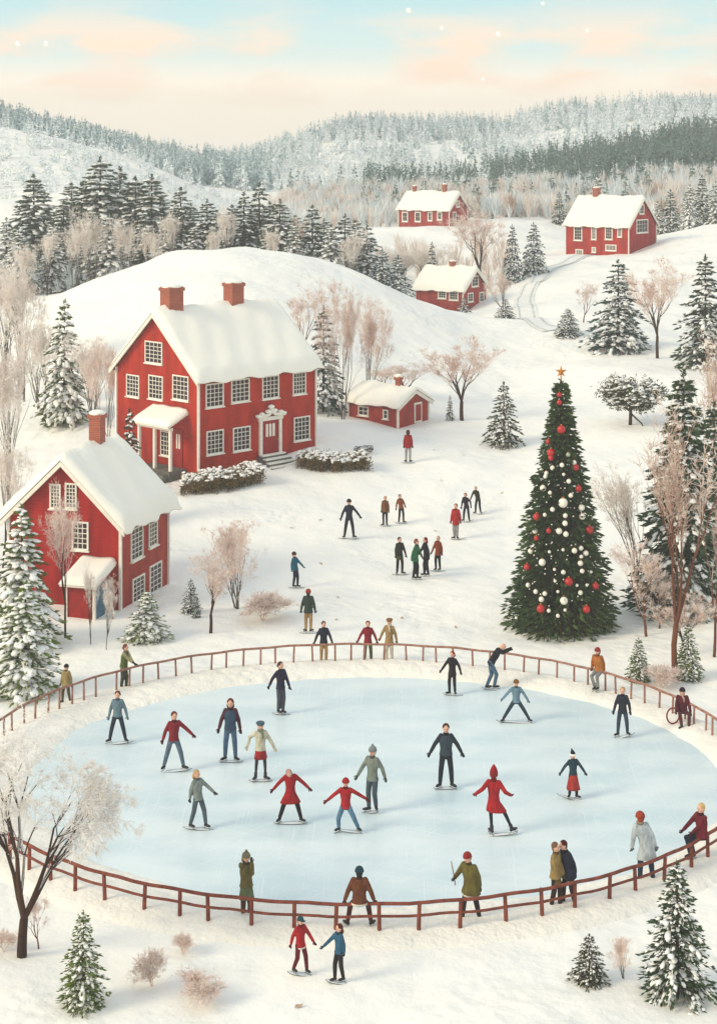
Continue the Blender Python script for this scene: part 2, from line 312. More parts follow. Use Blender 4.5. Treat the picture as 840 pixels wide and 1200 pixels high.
# road on the far hill
def drape(pts, width, lift, name, m, off=0):
    P = [at(*p, ymin=118) for p in pts]; Q = []
    for i in range(len(P)-1):
        p0, p1, p2, p3 = P[max(i-1, 0)], P[i], P[i+1], P[min(i+2, len(P)-1)]
        for k in range(14):
            t = k/14; Q.append(.5*((2*p1)+(p2-p0)*t+(2*p0-5*p1+4*p2-p3)*t*t+(3*p1-p0-3*p2+p3)*t**3))
    V = []; nq = len(Q)
    for i, q in enumerate(Q):
        d = (Q[min(i+1, nq-1)]-Q[max(i-1, 0)]); d.z = 0; d.normalize(); s = Vector((-d.y, d.x, 0))
        for k in range(5):
            p = q+s*(off+width*(k/4-.5)); V.append((p.x, p.y, ground(p.x, p.y)+lift))
    f = [(i*5+k, i*5+k+1, i*5+k+6, i*5+k+5) for i in range(nq-1) for k in range(4)]
    tag(link(name, npmesh(name, V, f, m, smooth=True)), kind='structure')
road = [(735, 292), (700, 299), (668, 307), (640, 318), (622, 333), (614, 350), (616, 364), (628, 377), (650, 388)]
drape(road, 1.9, .05, 'snowy_road', M['road']); drape(road, .2, .07, 'wheel_rut', M['track'], .6); drape(road, .14, .07, 'wheel_rut', M['track'], -.6)
# ------------------------------------------------------------------ houses
class House:
    """local x runs right from the near corner, local y runs left; walls at y=0 (face S) and x=0 (face W) are seen"""
    def __init__(s, name, X, Y, z, dx, Lx, Ly, h, rise, ridge, mat_s, mat_w, label, snow=.3, over=.28, skirt=1.2, eave=None):
        d = Vector((dx[0], dx[1], 0)).normalized(); s.d = d; s.o = Vector((X, Y, z)); s.q = Vector((-d.y, d.x, 0)); s.Lx, s.Ly, s.h, s.rise = Lx, Ly, h, rise; s.ridge = ridge
        s.root = empty(name, (X, Y, z), math.atan2(d.y, d.x), label, 'house'); s.z0 = z
        Lr, Wd = (Lx, Ly) if ridge == 'x' else (Ly, Lx)
        s.P = (lambda a, b, z: Vector((a, b, z))) if ridge == 'x' else (lambda a, b, z: Vector((b, a, z)))   # a along the ridge, b across
        P = s.P; zb = -skirt
        for (nm, faces, m) in (('wall', 'S', mat_s), ('wall', 'W', mat_w), ('wall', 'N', mat_w), ('wall', 'E', mat_w)):
            b = MB(); t = .12
            if faces in 'SN':
                y0 = 0 if faces == 'S' else Ly-t; run = 'x'
            else: y0 = 0 if faces == 'W' else Lx-t; run = 'y'
            L = Lx if run == 'x' else Ly; e = 0 if run == 'x' else t
            prof = [(e, zb), (L-e, zb), (L-e, h), (e, h)]
            if run != ridge: prof = [(e, zb), (L-e, zb), (L-e, h+rise*(e/(L/2))), (L/2, h+rise), (e, h+rise*(e/(L/2)))]
            pts = [[(u, y0+k, zz) if run == 'x' else (y0+k, u, zz) for (u, zz) in prof] for k in (0, t)]
            b.loft(pts); b.obj(nm, m, s.root)
        # corner boards
        for (x, y) in ((0, 0), (Lx, 0), (0, Ly)):
            c = .09; MB().box((x-c if x == 0 else x-.02, y-c if y == 0 else y-.02, zb), (x+.02 if x == 0 else x+c, y+.02 if y == 0 else y+c, h-.06)).obj('corner_board', M['white'], s.root)
        # roof board + snow
        ov = over; k = rise/(Wd/2); b = MB()
        for sgn in (0, 1):
            e0 = -ov if sgn == 0 else Wd+ov; ze = h-k*ov
            rings = [[P(a, e0, ze-.0), P(a, Wd/2, h+rise), P(a, Wd/2, h+rise+.1), P(a, e0, ze+.1)] for a in (-ov, Lr+ov)]
            b.loft(rings)
        roof = b.obj('roof', M['dark'], s.root)
        NS, NT = 40, 32; V = []; rg = random.Random(len(label))
        for i in range(NS+1):
            a = -ov-.06+(Lr+2*ov+.12)*i/NS; ea = min(i, NS-i)/NS*(Lr+2*ov)
            for side in (1, 0):
                for j in (range(NT+1) if side else range(NT, -1, -1)):
                    wv_ = .05*math.sin(a*2.3+s.o.x)+.035*math.sin(a*5.1+1); bb = Wd/2+(-ov-.1-Wd/2+(Wd+2*ov+.2)*j/NT)*(1+wv_/(Wd/2+ov)); dd = abs(bb-Wd/2); eb = min(j, NT-j)/NT*(Wd+2*ov+.2)
                    zr = h+rise+.1-k*dd
                    if side:
                        rd = math.sqrt(1-(1-min(ea/.3, 1))**2)*math.sqrt(1-(1-min(eb/.32, 1))**2)
                        soft = .12*math.exp(-(dd/.35)**2)
                        zz = zr+.012+rd*(snow-soft+.06*math.sin(a*1.3+bb*.9+s.o.x)+.04*math.sin(a*3.7-bb*2.2+s.o.y)+.014*rg.gauss(0, 1))
                    else: zz = zr+.004-(.05*math.exp(-eb/.08))*(1 if eb < .3 else 0)
                    V.append(P(a, bb, zz))
        m2 = 2*(NT+1); fs = []
        for i in range(NS):
            for j in range(m2): fs.append((i*m2+j, i*m2+(j+1) % m2, (i+1)*m2+(j+1) % m2, (i+1)*m2+j))
        b = MB(); b.add(V, fs+[tuple(range(m2)), tuple(NS*m2+j for j in range(m2))[::-1]]); b.obj('roof_snow', M['snow_roof'], roof, True)
        # rake boards on the visible gable
        b = MB()
        for sgn in (0, 1):
            e0 = -ov if sgn == 0 else Wd+ov; ze = h-k*ov
            b.loft([[P(-ov-.03, e0, ze-.16), P(-ov-.03, Wd/2, h+rise-.16), P(-ov-.03, Wd/2, h+rise+.06), P(-ov-.03, e0, ze+.06)], [P(-ov+.05, e0, ze-.16), P(-ov+.05, Wd/2, h+rise-.16), P(-ov+.05, Wd/2, h+rise+.06), P(-ov+.05, e0, ze+.06)]])
        b.obj('rake_board', M['white'], s.root)
    def uz(s, face, px, py):
        d = s.d if face == 'S' else s.q; r = (px-420)/F; u = (r*s.o.y-s.o.x)/(d.x-r*d.y); Y = s.o.y+d.y*u
        return u, yz(py, Y)-s.z0
    def fp(s, face, u, out, z): return Vector((u, -out, z)) if face == 'S' else Vector((-out, u, z))
    def fbox(s, b, face, u0, u1, o0, o1, z0, z1, mi=0):
        p, q = s.fp(face, u0, o0, z0), s.fp(face, u1, o1, z1); return b.box([min(p[i], q[i]) for i in range(3)], [max(p[i], q[i]) for i in range(3)], mi)
    def window(s, face, box, nx=3, nz=4, fr=.07, name='window'):
        x0, y0, x1, y1 = box; xc, yc = (x0+x1)/2, (y0+y1)/2
        ua, ub = sorted((s.uz(face, x0, yc)[0], s.uz(face, x1, yc)[0])); z0 = s.uz(face, xc, y1)[1]; z1 = s.uz(face, xc, y0)[1]
        b = MB(); s.fbox(b, face, ua, ub, .002, .06, z0, z0+fr); s.fbox(b, face, ua, ub, .002, .06, z1-fr, z1)
        s.fbox(b, face, ua, ua+fr, .002, .057, z0+fr, z1-fr); s.fbox(b, face, ub-fr, ub, .002, .057, z0+fr, z1-fr)
        wobj = b.obj(name, M['white'], s.root); g = MB(); s.fbox(g, face, ua+fr, ub-fr, .001, .015, z0+fr, z1-fr); g.obj('pane', M['glass'], wobj)
        b = MB(); mw = .032
        for i in range(1, nx): u = ua+fr+(ub-ua-2*fr)*i/nx; s.fbox(b, face, u-mw/2, u+mw/2, .004, .035, z0+fr, z1-fr)
        for i in range(1, nz): z = z0+fr+(z1-z0-2*fr)*i/nz; s.fbox(b, face, ua+fr, ub-fr, .004, .031, z-mw/2, z+mw/2)
        if nx > 1 or nz > 1: b.obj('glazing_bar', M['white'], wobj)
        b = MB(); s.fbox(b, face, ua-.05, ub+.05, .003, .12, z0-.06, z0-.003); b.obj('sill', M['white'], wobj)
        b = MB(); c = s.fp(face, (ua+ub)/2, .07, z0); du = s.fp(face, (ub-ua)/2*.9, 0, 0); do = s.fp(face, 0, .05, 0); b.ell(c, (du, do, (0, 0, .045)), 12, 6); b.obj('sill_snow', M['snow_roof'], wobj, True)
        return ua, ub, z0, z1
    def chimney(s, a, b_, w, d, ztop, lean=0):
        P = s.P; p = P(a, b_, 0); k = s.rise/((s.Ly if s.ridge == 'x' else s.Lx)/2); zb = s.h+s.rise*.55
        roof = [c for c in s.root.children if c.name.startswith('roof')][0]
        b = MB(); b.box((p.x-w/2, p.y-d/2, zb), (p.x+w/2, p.y+d/2, ztop)); b.box((p.x-w/2-.06, p.y-d/2-.06, ztop-.22), (p.x+w/2+.06, p.y+d/2+.06, ztop-.04)); ch = b.obj('chimney', M['brick'], roof)
        b = MB(); b.ell((p.x, p.y, ztop), ((w/2+.1, 0, 0), (0, d/2+.1, 0), (0, 0, .14)), 14, 8); b.obj('chimney_snow', M['snow_roof'], ch, True)

# main house
A_ = House('farmhouse', -8.23, 88, 2.52, (1, 1), 8.26, 6.88, 4.53, 3.03, 'x', M['red'], M['red'], 'large two storey red farmhouse with two brick chimneys and a hedge in front', snow=.38, over=.32)
for b in ((240.7, 449, 261.7, 477), (270.7, 444, 292, 471), (307, 440, 326.5, 467), (342.7, 436, 358, 462), (241.7, 504, 261.7, 532), (272.7, 500, 293, 528), (344, 488, 362.7, 516)): A_.window('S', b, 4, 5)
for b in ((170.7, 400, 191, 426), (149, 439, 164, 465), (175, 440, 191.7, 468), (203, 440, 221.7, 469)): A_.window('W', b, 4, 5)
A_.chimney(1.0, 3.44, .95, .8, 8.95); A_.chimney(5.35, 3.44, .85, .75, 8.95)
# front door with surround and pediment
u0 = A_.uz('S', 303, 532)[0]; u1 = A_.uz('S', 329, 532)[0]; zt0, zt1 = A_.uz('S', 316, 532)[1], A_.uz('S', 316, 492)[1]
b = MB(); A_.fbox(b, 'S', u0, u0+.2, .002, .12, zt0, zt1); A_.fbox(b, 'S', u1-.2, u1, .002, .12, zt0, zt1); A_.fbox(b, 'S', u0-.06, u1+.06, .002, .15, zt1, zt1+.2); dfr = b.obj('door_frame', M['white'], A_.root)
b = MB(); A_.fbox(b, 'S', u0+.2, u1-.2, .003, .05, zt0, zt1)
dr = b.obj('door', M['door'], A_.root); b = MB(); um = (u0+u1)/2
for k in (-1, 0, 1): A_.fbox(b, 'S', um+k*.24-.08, um+k*.24+.08, .051, .062, zt0+.95, zt1-.2)
b.obj('door_light', M['white'], dr); b = MB(); b.sph(A_.fp('S', u1-.32, .09, zt0+.75), .045); b.obj('handle', M['gold'], dr, True)
b = MB(); pts = [(u0-.22, 0), (u0+.1, .16), (um-.28, .17), (um, .48), (um+.28, .17), (u1-.1, .16), (u1+.22, 0), (u1+.05, -.02), (um+.2, .05), (um, .2), (um-.2, .05), (u0-.05, -.02)]
b.loft([[A_.fp('S', u, o, zt1+.2+z) for u, z in pts] for o in (.004, .24)]); b.obj('pediment', M['white'], A_.root)
b = MB()
for (uu, zz, r) in ((u0-.12, .1, .13), (u0+.14, .2, .12), (um-.22, .28, .15), (um, .52, .16), (um+.24, .3, .15), (u1-.12, .2, .13), (u1+.12, .1, .13)): b.ell(A_.fp('S', uu, .12, zt1+.2+zz), (A_.fp('S', r*1.3, 0, 0), A_.fp('S', 0, .16, 0), (0, 0, r*.7)), 12, 7)
b.obj('pediment_snow', M['snow_roof'], A_.root, True)
# steps
st = A_.root; b = MB(); sn = MB(); ns = 6
for k in range(ns):
    z1 = zt0-.02-k*.165; a0 = .12+k*.3
    b.box((u0-.1-k*.04, -(a0+.3), -1.6), (u1+.1+k*.04, -(a0-.0 if k else .01), z1)); sn.box((u0-.02-k*.04, -(a0+.27), z1+.002), (u1+.02+k*.04, -(a0+.0), z1+.075))
sp_ = b.obj('steps', M['step'], st); sn.obj('step_snow', M['snow_roof'], sp_)
# side porch on gable wall
po0 = A_.uz('W', 219, 520)[0]; po1 = A_.uz('W', 181, 520)[0]; zp0 = -.35; zp1 = A_.uz('W', 205, 500)[1]
b = MB(); A_.fbox(b, 'W', po0, po1, .01, 1.15, -1.4, zp0+.02); pf = b.obj('porch_floor', M['step'], A_.root)
b = MB(); b.box((-1.5, po0+.1, -1.4), (-1.16, po1-.1, zp0-.16)); b.obj('porch_step', M['step'], A_.root)
for uu in (po0+.06, (po0+po1)/2, po1-.06): MB().box((-1.1, uu-.07, zp0+.02), (-.96, uu+.07, zp1)).obj('porch_post', M['white'], A_.root)
b = MB(); b.box((-1.13, po0-.04, zp1), (-.93, po1+.04, zp1+.14)); b.obj('porch_beam', M['white'], A_.root)
b = MB(); A_.fbox(b, 'W', po0+.3, po0+.95, .003, .05, zp0+.03, zp1-.1); pd = b.obj('porch_door', M['door'], A_.root); b = MB(); A_.fbox(b, 'W', po0+.48, po0+.6, .051, .06, zp0+1, zp1-.35); A_.fbox(b, 'W', po0+.68, po0+.8, .051, .06, zp0+1, zp1-.35); b.obj('door_light', M['white'], pd)
A_.window('W', (189, 505, 200, 534), 3, 5, .06)
def shedroof(H, face, a0, a1, depth, z0, z1, th=.2):
    NS, NT = 18, 12; V = []
    for i in range(NS+1):
        a = a0-.15+(a1-a0+.3)*i/NS; ea = min(i, NS-i)/NS*(a1-a0)
        for side in (1, 0):
            for j in (range(NT+1) if side else range(NT, -1, -1)):
                o = .01+(depth+.25)*j/NT; zz = z1+(z0-z1)*j/NT; eo = (NT-j)/NT*depth
                if side: zz += .01+th*math.sqrt(1-(1-min(ea/.2, 1))**2)*math.sqrt(1-(1-min(eo/.22, 1))**2)*(1+.1*math.sin(a*5))
                V.append(H.fp(face, a, o, zz))
    m2 = 2*(NT+1); fs = [(i*m2+j, i*m2+(j+1) % m2, (i+1)*m2+(j+1) % m2, (i+1)*m2+j) for i in range(NS) for j in range(m2)]
    b = MB(); b.loft([[H.fp(face, a, .01, z1-.09), H.fp(face, a, depth+.22, z0-.09), H.fp(face, a, depth+.22, z0-.01), H.fp(face, a, .01, z1-.01)] for a in (a0-.12, a1+.12)]); r = b.obj('porch_roof', M['white'], H.root)
    b = MB(); b.add(V, fs+[tuple(range(m2)), tuple(NS*m2+j for j in range(m2))[::-1]]); b.obj('porch_snow', M['snow_roof'], r, True)
shedroof(A_, 'W', po0-.05, po1+.05, 1.15, zp1+.24, zp1+.85)

# lower left house
L_ = House('cottage', -9.65, 69.2, 0.0, (.3, .954), 4.7, 5.0, 3.66, 2.36, 'x', M['red_c'], M['red_b'], 'crimson cottage at the left with a brick chimney and small covered doorway', snow=.42, over=.34)  # right wall in a pinker red than the gable
for b in ((59, 567, 72, 596), (77, 566, 90.7, 596), (85, 611, 104.5, 644.5)): L_.window('W', b, 3, 6 if b[2] < 100 else 5)
for b in ((153, 617, 167, 655), (174, 607, 184, 640), (155, 675, 169, 710), (175, 660, 189, 700)): L_.window('S', b, 3, 6)
L_.chimney(3.0, 2.5, .52, .52, 7.55)
c0 = L_.uz('W', 133, 700)[0]; c1 = L_.uz('W', 99, 700)[0]; zz0, zz1 = .05, 1.42
b = MB(); L_.fbox(b, 'W', c0, c1, .01, 1.7, -.5, zz0); b.obj('porch_floor', M['step'], L_.root)
b = MB(); L_.fbox(b, 'W', c0+.1, c1-.1, 1.71, 2.05, -.5, zz0-.17); b.obj('porch_step', M['step'], L_.root)
b = MB(); L_.fbox(b, 'W', c0+.2, c1-.05, 1.5, 1.55, zz0, zz1); dd = b.obj('porch_door', M['door'], L_.root)
b = MB(); b.sph(L_.fp('W', c0+.32, 1.6, zz0+.75), .04); b.obj('handle', M['gold'], dd, True)
for uu in (c0+.08, c1): 
    b = MB(); L_.fbox(b, 'W', uu-.05, uu+.05, 1.48, 1.62, zz0, zz1); b.obj('porch_post', M['white'], L_.root)
b = MB(); L_.fbox(b, 'W', c0, c0+.08, .02, .14, zz0, zz1); b.obj('porch_post', M['white'], L_.root)
b = MB(); b.loft([[L_.fp('W', c0+.04, 1.47, z) for z in (zz0, zz1)]+[L_.fp('W', c0+.04, .16, z) for z in (zz1, zz0)], [L_.fp('W', c0+.07, 1.47, z) for z in (zz0, zz1)]+[L_.fp('W', c0+.07, .16, z) for z in (zz1, zz0)]]); b.obj('porch_side_window', M['blueglass'], L_.root)
shedroof(L_, 'W', c0-.02, c1+.05, 1.62, zz1+.06, zz1+.6, .2)

# shed
S_ = House('shed', 2.32, 101, 2.39, (.6, .8), 3.12, 3.6, 1.22, .75, 'y', M['red_c'], M['red_c'], 'low red shed with thin chimney beside the large farmhouse', snow=.3, over=.22)
S_.window('W', (420, 476, 432, 487), 2, 2, .07); S_.window('W', (449, 480, 455, 491), 1, 2, .07)
b = MB(); ua = S_.uz('S', 485, 480)[0]; ub = S_.uz('S', 493.5, 480)[0]; S_.fbox(b, 'S', ua, ub, .003, .05, -.02, 1.2); sdr = b.obj('door', M['white'], S_.root)
b = MB(); S_.fbox(b, 'S', ua+.1, ub-.1, .051, .06, .1, 1.08); b.obj('door_panel', M['door'], sdr)
S_.chimney(1.05, 1.56, .3, .3, 2.75)
# house in the dip
C_ = House('small_house', xy(542, 165), 165, 3.2, (.53, .85), 4.7, 5.2, 2.07, 1.75, 'y', M['red_c'], M['red_c'], 'small red house half sunk behind the snowy hill crest', snow=.36, over=.34)
for b in ((513, 340, 523, 350), (526, 341, 537, 352)): C_.window('W', b, 3, 3, .12)
for b in ((552, 323, 560, 336), (547.5, 343, 554, 354), (561, 342, 566.5, 354)): C_.window('S', b, 2, 3, .12)
C_.chimney(2.4, 2.35, .45, .45, 4.6)
# right hill house
D_ = House('hill_house', xy(736, 190), 190, 7.2, (.64, .77), 6.0, 8.2, 3.14, 2.9, 'y', M['red_b'], M['red'], 'long red house on the right hill where the road ends', snow=.36, over=.3)
for b in ((672, 265, 682, 282), (692.5, 265, 698.5, 281), (708.5, 265, 717.5, 281), (723, 264, 728.5, 278), (674, 292, 683, 299), (693, 289.5, 698, 296), (709, 286.5, 722, 294)): D_.window('W', b, 3, 4, .13)
for b in ((748.5, 239.5, 754, 251), (745, 257, 758.5, 273)): D_.window('S', b, 2 if b[2] < 755 else 4, 3, .12)
D_.chimney(6.0, 3.0, .65, .65, 7.2)
# far house
B_ = House('far_house', xy(526, 230), 230, 8.75, (.6, .8), 4.4, 8.3, 2.0, 2.05, 'y', M['red_b'], M['red_c'], 'farthest red house on the snow field before the brown thicket', snow=.36, over=.3)
for b in ((471, 248, 478, 260), (486, 248, 493, 260), (501, 248, 506.5, 259), (512, 248, 518, 258)): B_.window('W', b, 2, 2, .16)
for b in ((530, 248, 534, 258), (534, 235, 538, 243)): B_.window('S', b, 2, 2, .14)
B_.chimney(2.2, 2.2, .5, .5, 5.3); B_.chimney(7.2, 2.2, .45, .45, 5.0)

# ------------------------------------------------------------------ foliage generators
def diamonds(P, D, L, Wd, rs):
    """P base points, D unit directions, L lengths, Wd widths -> quads"""
    n = len(P); up = rs.randn(n, 3); S = np.cross(D, up); S /= np.linalg.norm(S, axis=1, keepdims=True)+1e-9; L = L[:, None]; Wd = Wd[:, None]
    V = np.stack([P, P+D*L*.45+S*Wd*.5, P+D*L, P+D*L*.45-S*Wd*.5], 1).reshape(-1, 3)
    return V, np.arange(4*n).reshape(n, 4)
_b = bmesh.new(); bmesh.ops.create_icosphere(_b, subdivisions=1, radius=1); I1v = np.array([v.co[:] for v in _b.verts]); I1f = np.array([[v.index for v in f.verts] for f in _b.faces]); _b.free()
_b = bmesh.new(); bmesh.ops.create_icosphere(_b, subdivisions=2, radius=1); I2v = np.array([v.co[:] for v in _b.verts]); I2f = np.array([[v.index for v in f.verts] for f in _b.faces]); _b.free()
def blobs(P, D, sl, sw, sh, rs, hi=False):
    tv, tf = (I2v, I2f) if hi else (I1v, I1f); n = len(P); S = np.cross(D, [0, 0, 1.0]); S /= np.linalg.norm(S, axis=1, keepdims=True)+1e-9; Uv = np.cross(S, D)
    jit = 1+.22*rs.randn(n, len(tv), 1); tvv = tv[None]*jit
    V = P[:, None]+tvv[:, :, 0:1]*D[:, None]*sl[:, None, None]+tvv[:, :, 1:2]*S[:, None]*sw[:, None, None]+tvv[:, :, 2:3]*Uv[:, None]*sh[:, None, None]
    return V.reshape(-1, 3), (tf[None]+np.arange(n)[:, None, None]*len(tv)).reshape(-1, 3)
def segs(P0, P1, R0, R1, k=4):
    D = P1-P0; D /= np.linalg.norm(D, axis=1, keepdims=True)+1e-9; a = np.where(np.abs(D[:, 2:3]) < .9, [[0, 0, 1.0]], [[1.0, 0, 0]]); Uu = np.cross(D, a); Uu /= np.linalg.norm(Uu, axis=1, keepdims=True)+1e-9; W = np.cross(D, Uu)
    an = 2*np.pi*np.arange(k)/k; ring = Uu[:, None]*np.cos(an)[None, :, None]+W[:, None]*np.sin(an)[None, :, None]; n = len(P0)
    V = np.concatenate([P0[:, None]+ring*R0[:, None, None], P1[:, None]+ring*R1[:, None, None]], 1).reshape(-1, 3)
    j = np.arange(k); f = np.stack([j, (j+1) % k, (j+1) % k+k, j+k], -1); return V, (f[None]+np.arange(n)[:, None, None]*2*k).reshape(-1, 4)

def conifer_data(seed, R=.26, tiers=17, per=11, spray=22, snow=.35, droop=.25, leaf=1.0, z0=.07, ragged=.2, snow_size=1.0, pw=.85):
    rs = np.random.RandomState(seed); P = []; D = []; L = []; Wd = []; SP = []; SD = []; SL = []; bw = []
    for i in range(tiers):
        t = (i+rs.uniform(-.25, .25))/tiers; t = max(t, 0); zb = z0+(.98-z0)*t; Rt = R*(1-t)**pw+.006
        if t < .06: Rt *= .85
        m = max(4, int(per*(1-t*.55)))
        ph = rs.uniform(0, 6.3)
        for j in range(m):
            a = ph+2*np.pi*j/m+rs.uniform(-.25, .25); Lb = Rt*rs.uniform(1-ragged*1.6, 1+ragged*.7); o = np.array([np.cos(a), np.sin(a), 0]); sd_ = np.array([-np.sin(a), np.cos(a), 0])
            zz = zb+rs.uniform(-.5, .5)/tiers*.7; rise = .12*(1-t)+.5*t
            def pt(s): return o*Lb*s+np.array([0, 0, zz+Lb*(rise*s-(droop+.3*(1-t))*s*s*1.25)])
            bw.append((pt(.02), pt(.55), pt(.95)))
            ns = max(5, int(spray*(.35+.65*(1-t))))
            for k in range(ns):
                s = rs.uniform(.12, 1)**.75; p = pt(s); side = rs.choice([-1, 1]); fan = rs.uniform(.1, 1.0)*(1.15-s)
                d = o*(.55+.5*s)+sd_*side*(.25+fan)+np.array([0, 0, rs.uniform(-.55, .12)]); d /= np.linalg.norm(d)
                P.append(p+sd_*side*rs.uniform(0, .02)); D.append(d); L.append(leaf*rs.uniform(.035, .062)*(1.1-.45*t)); Wd.append(leaf*rs.uniform(.012, .02))
            if snow > 0:
                for k in range(rs.poisson(3.2*snow)):
                    s = rs.uniform(.35, .98); SP.append(pt(s)+np.array([0, 0, .012])+sd_*rs.uniform(-.2, .2)*Lb*.5); g = pt(min(s+.1, 1.05))-pt(s-.1); SD.append(g/np.linalg.norm(g)); SL.append(snow_size*rs.uniform(.012, .026)*(1.1-.5*t))
    # top leader
    for k in range(40): P.append(np.array([0, 0, rs.uniform(.9, .985)])); d = np.array([rs.randn()*.5, rs.randn()*.5, rs.uniform(.2, 1.2)]); D.append(d/np.linalg.norm(d)); L.append(.03*leaf); Wd.append(.009*leaf)
    P, D, L, Wd = map(np.array, (P, D, L, Wd)); crown = diamonds(P, D, L, Wd, rs); bw = np.array(bw)
    B1 = segs(bw[:, 0], bw[:, 1], np.full(len(bw), .004), np.full(len(bw), .0028), 3); B2 = segs(bw[:, 1], bw[:, 2], np.full(len(bw), .0028), np.full(len(bw), .001), 3)
    sn = None
    if SP: SL = np.array(SL); sn = blobs(np.array(SP), np.array(SD), SL*rs.uniform(1.0, 1.7, len(SL)), SL*rs.uniform(.7, 1.1, len(SL)), SL*.5, rs)
    return crown, (np.concatenate([B1[0], B2[0]]), np.concatenate([B1[1], B2[1]+len(B1[0])])), sn
PROTO = {}
def conifer_meshes(key, nm, **kw):
    (cv, cf), (bv, bf), sn = conifer_data(**kw)
    me = npmesh('crown', cv, cf, M['n_'+nm]); b = MB(); b.tube([(0, 0, -.05), (0, 0, .3), (0, 0, .97)], [.017, .012, .003], 8); nb = len(b.v)
    trunk = npmesh('trunk', np.concatenate([np.array(b.v), bv]), np.concatenate([np.array([f for f in b.f if len(f) == 4]), bf+nb]), M['bark'])
    PROTO[key] = (me, trunk, npmesh('snow_load', sn[0], sn[1], M['snow_tree'], smooth=True) if sn else None)
conifer_meshes('green0', 'green', seed=1, R=.25, snow=1.0, tiers=17, per=12, spray=24)
conifer_meshes('green1', 'olive', seed=2, R=.30, snow=.8, tiers=14, per=12, spray=26, leaf=1.15)
conifer_meshes('dark0', 'dark', seed=3, R=.27, snow=1.1, tiers=18, per=13, spray=24, ragged=.3)
conifer_meshes('dark1', 'dark', seed=4, R=.22, snow=.7, tiers=18, per=11, spray=22, ragged=.3)
conifer_meshes('blue0', 'blue', seed=5, R=.30, snow=1.2, tiers=16, per=13, spray=26, ragged=.25)
conifer_meshes('blue1', 'blue', seed=6, R=.24, snow=.9, tiers=16, per=11, spray=22)
conifer_meshes('frost0', 'frosty', seed=7, R=.26, snow=2.6, tiers=16, per=12, spray=20, snow_size=1.05)
conifer_meshes('frost1', 'frosty', seed=8, R=.22, snow=2.2, tiers=16, per=11, spray=18, snow_size=1.1)
conifer_meshes('laden0', 'green', seed=9, R=.24, snow=3.0, tiers=18, per=13, spray=24, snow_size=1.15, ragged=.3)
conifer_meshes('laden1', 'dark', seed=10, R=.24, snow=2.2, tiers=26, per=16, spray=32, snow_size=.62, ragged=.3, leaf=.9)
conifer_meshes('small', 'green', seed=11, R=.3, snow=.8, tiers=10, per=9, spray=16, leaf=1.6, snow_size=1.6)
rg = random.Random(11)
def fir(key, px, py, top, w, label, Y=None, group=None, name='fir_tree', cat='tree'):
    """base pixel, top pixel and full width in pixels -> a fir standing on the terrain"""
    if Y is None: p = at(px, py)
    else: X = xy(px, Y); p = Vector((X, Y, ground(X, Y)))
    H = yz(top, p.y)-p.z; R = w*p.y/F/2; me, tr, sn = PROTO[key]
    base = {'green0': .25, 'green1': .3, 'dark0': .27, 'dark1': .22, 'blue0': .3, 'blue1': .24, 'frost0': .26, 'frost1': .22, 'laden0': .24, 'laden1': .24, 'small': .3}[key]
    o = empty(name, p, rg.uniform(0, 6.28), label, cat, group); sx = R/base*1.0; o.scale = (sx, sx, H)
    link('trunk', tr, o); c = link('crown', me, o)
    if sn: link('snow_load', sn, c)
    return o

def bare_data(seed, stems=1, fork=.35, spread=.55, levels=5, r0=.022, twig=.05, weep=0.0, kids=3, ntw=4, trop=.16, side=.5, twr=.0012):
    rs = np.random.RandomState(seed); S = [[], [], [], [], []]
    def rec(p, d, L, r, lv):
        n = 3 if lv < 2 else 2; q = p; rr_ = r
        for i in range(n):
            d = d+rs.randn(3)*.1+np.array([0, 0, trop if lv > 0 else .02]); 
            if lv >= 3 and weep: d = d+np.array([0, 0, -weep*(lv-2)])
            d /= np.linalg.norm(d); q2 = q+d*L/n; r2 = rr_*(.86 if lv else .93)
            S[0].append(q); S[1].append(q2); S[2].append(rr_); S[3].append(r2); S[4].append(lv)
            if lv >= 1 and rs.rand() < side and lv < levels: branch(q2, d, L*.62, r2*.55, lv+1)
            if lv >= 2:
                twigs(q2, d, 1)
            q, rr_ = q2, r2
        if lv < levels:
            for k in range(kids if lv else max(kids, 4)): branch(q, d, L*rs.uniform(.62, .85) if lv else rs.uniform(.55, .75)*(1-fork)*.5, rr_*rs.uniform(.6, .78), lv+1)
        else: twigs(q, d, ntw)
    def branch(p, d, L, r, lv):
        a = np.cross(d, rs.randn(3)); a /= np.linalg.norm(a)+1e-9; g = spread*rs.uniform(.55, 1.15)*(1 if lv > 1 else .8); dd = d*np.cos(g)+a*np.sin(g); dd[2] = dd[2] if dd[2] > -.1 else dd[2]*.3; rec(p, dd/np.linalg.norm(dd), L, r, lv)
    def twigs(p, d, n):
        for k in range(n):
            dd = d+rs.randn(3)*.65+np.array([0, 0, -weep]); dd /= np.linalg.norm(dd); l = twig*rs.uniform(.5, 1.3); m = p+dd*l*.5+rs.randn(3)*l*.06; S[0].append(p); S[1].append(m); S[2].append(twr); S[3].append(twr*.8); S[4].append(9)
            e2 = m+dd*l*.5+rs.randn(3)*l*.12+np.array([0, 0, -weep*l*.5]); S[0].append(m); S[1].append(e2); S[2].append(twr*.8); S[3].append(twr*.5); S[4].append(9)
    for s in range(stems):
        a = rs.uniform(0, 6.28); d = np.array([np.cos(a)*.2*(stems > 1), np.sin(a)*.2*(stems > 1), 1.0])+rs.randn(3)*.04; rec(np.array([0, 0, -.03])+np.array([np.cos(a), np.sin(a), 0])*.012*(stems > 1), d/np.linalg.norm(d), fork*rs.uniform(.9, 1.1), r0, 0)
    P0, P1, R0, R1, LV = map(np.array, S); zmax = P1[:, 2].max(); P0 = P0/zmax; P1 = P1/zmax
    ex = np.percentile(np.abs(P1[:, :2]), 96); return P0, P1, R0, R1, LV, ex
BP = {}
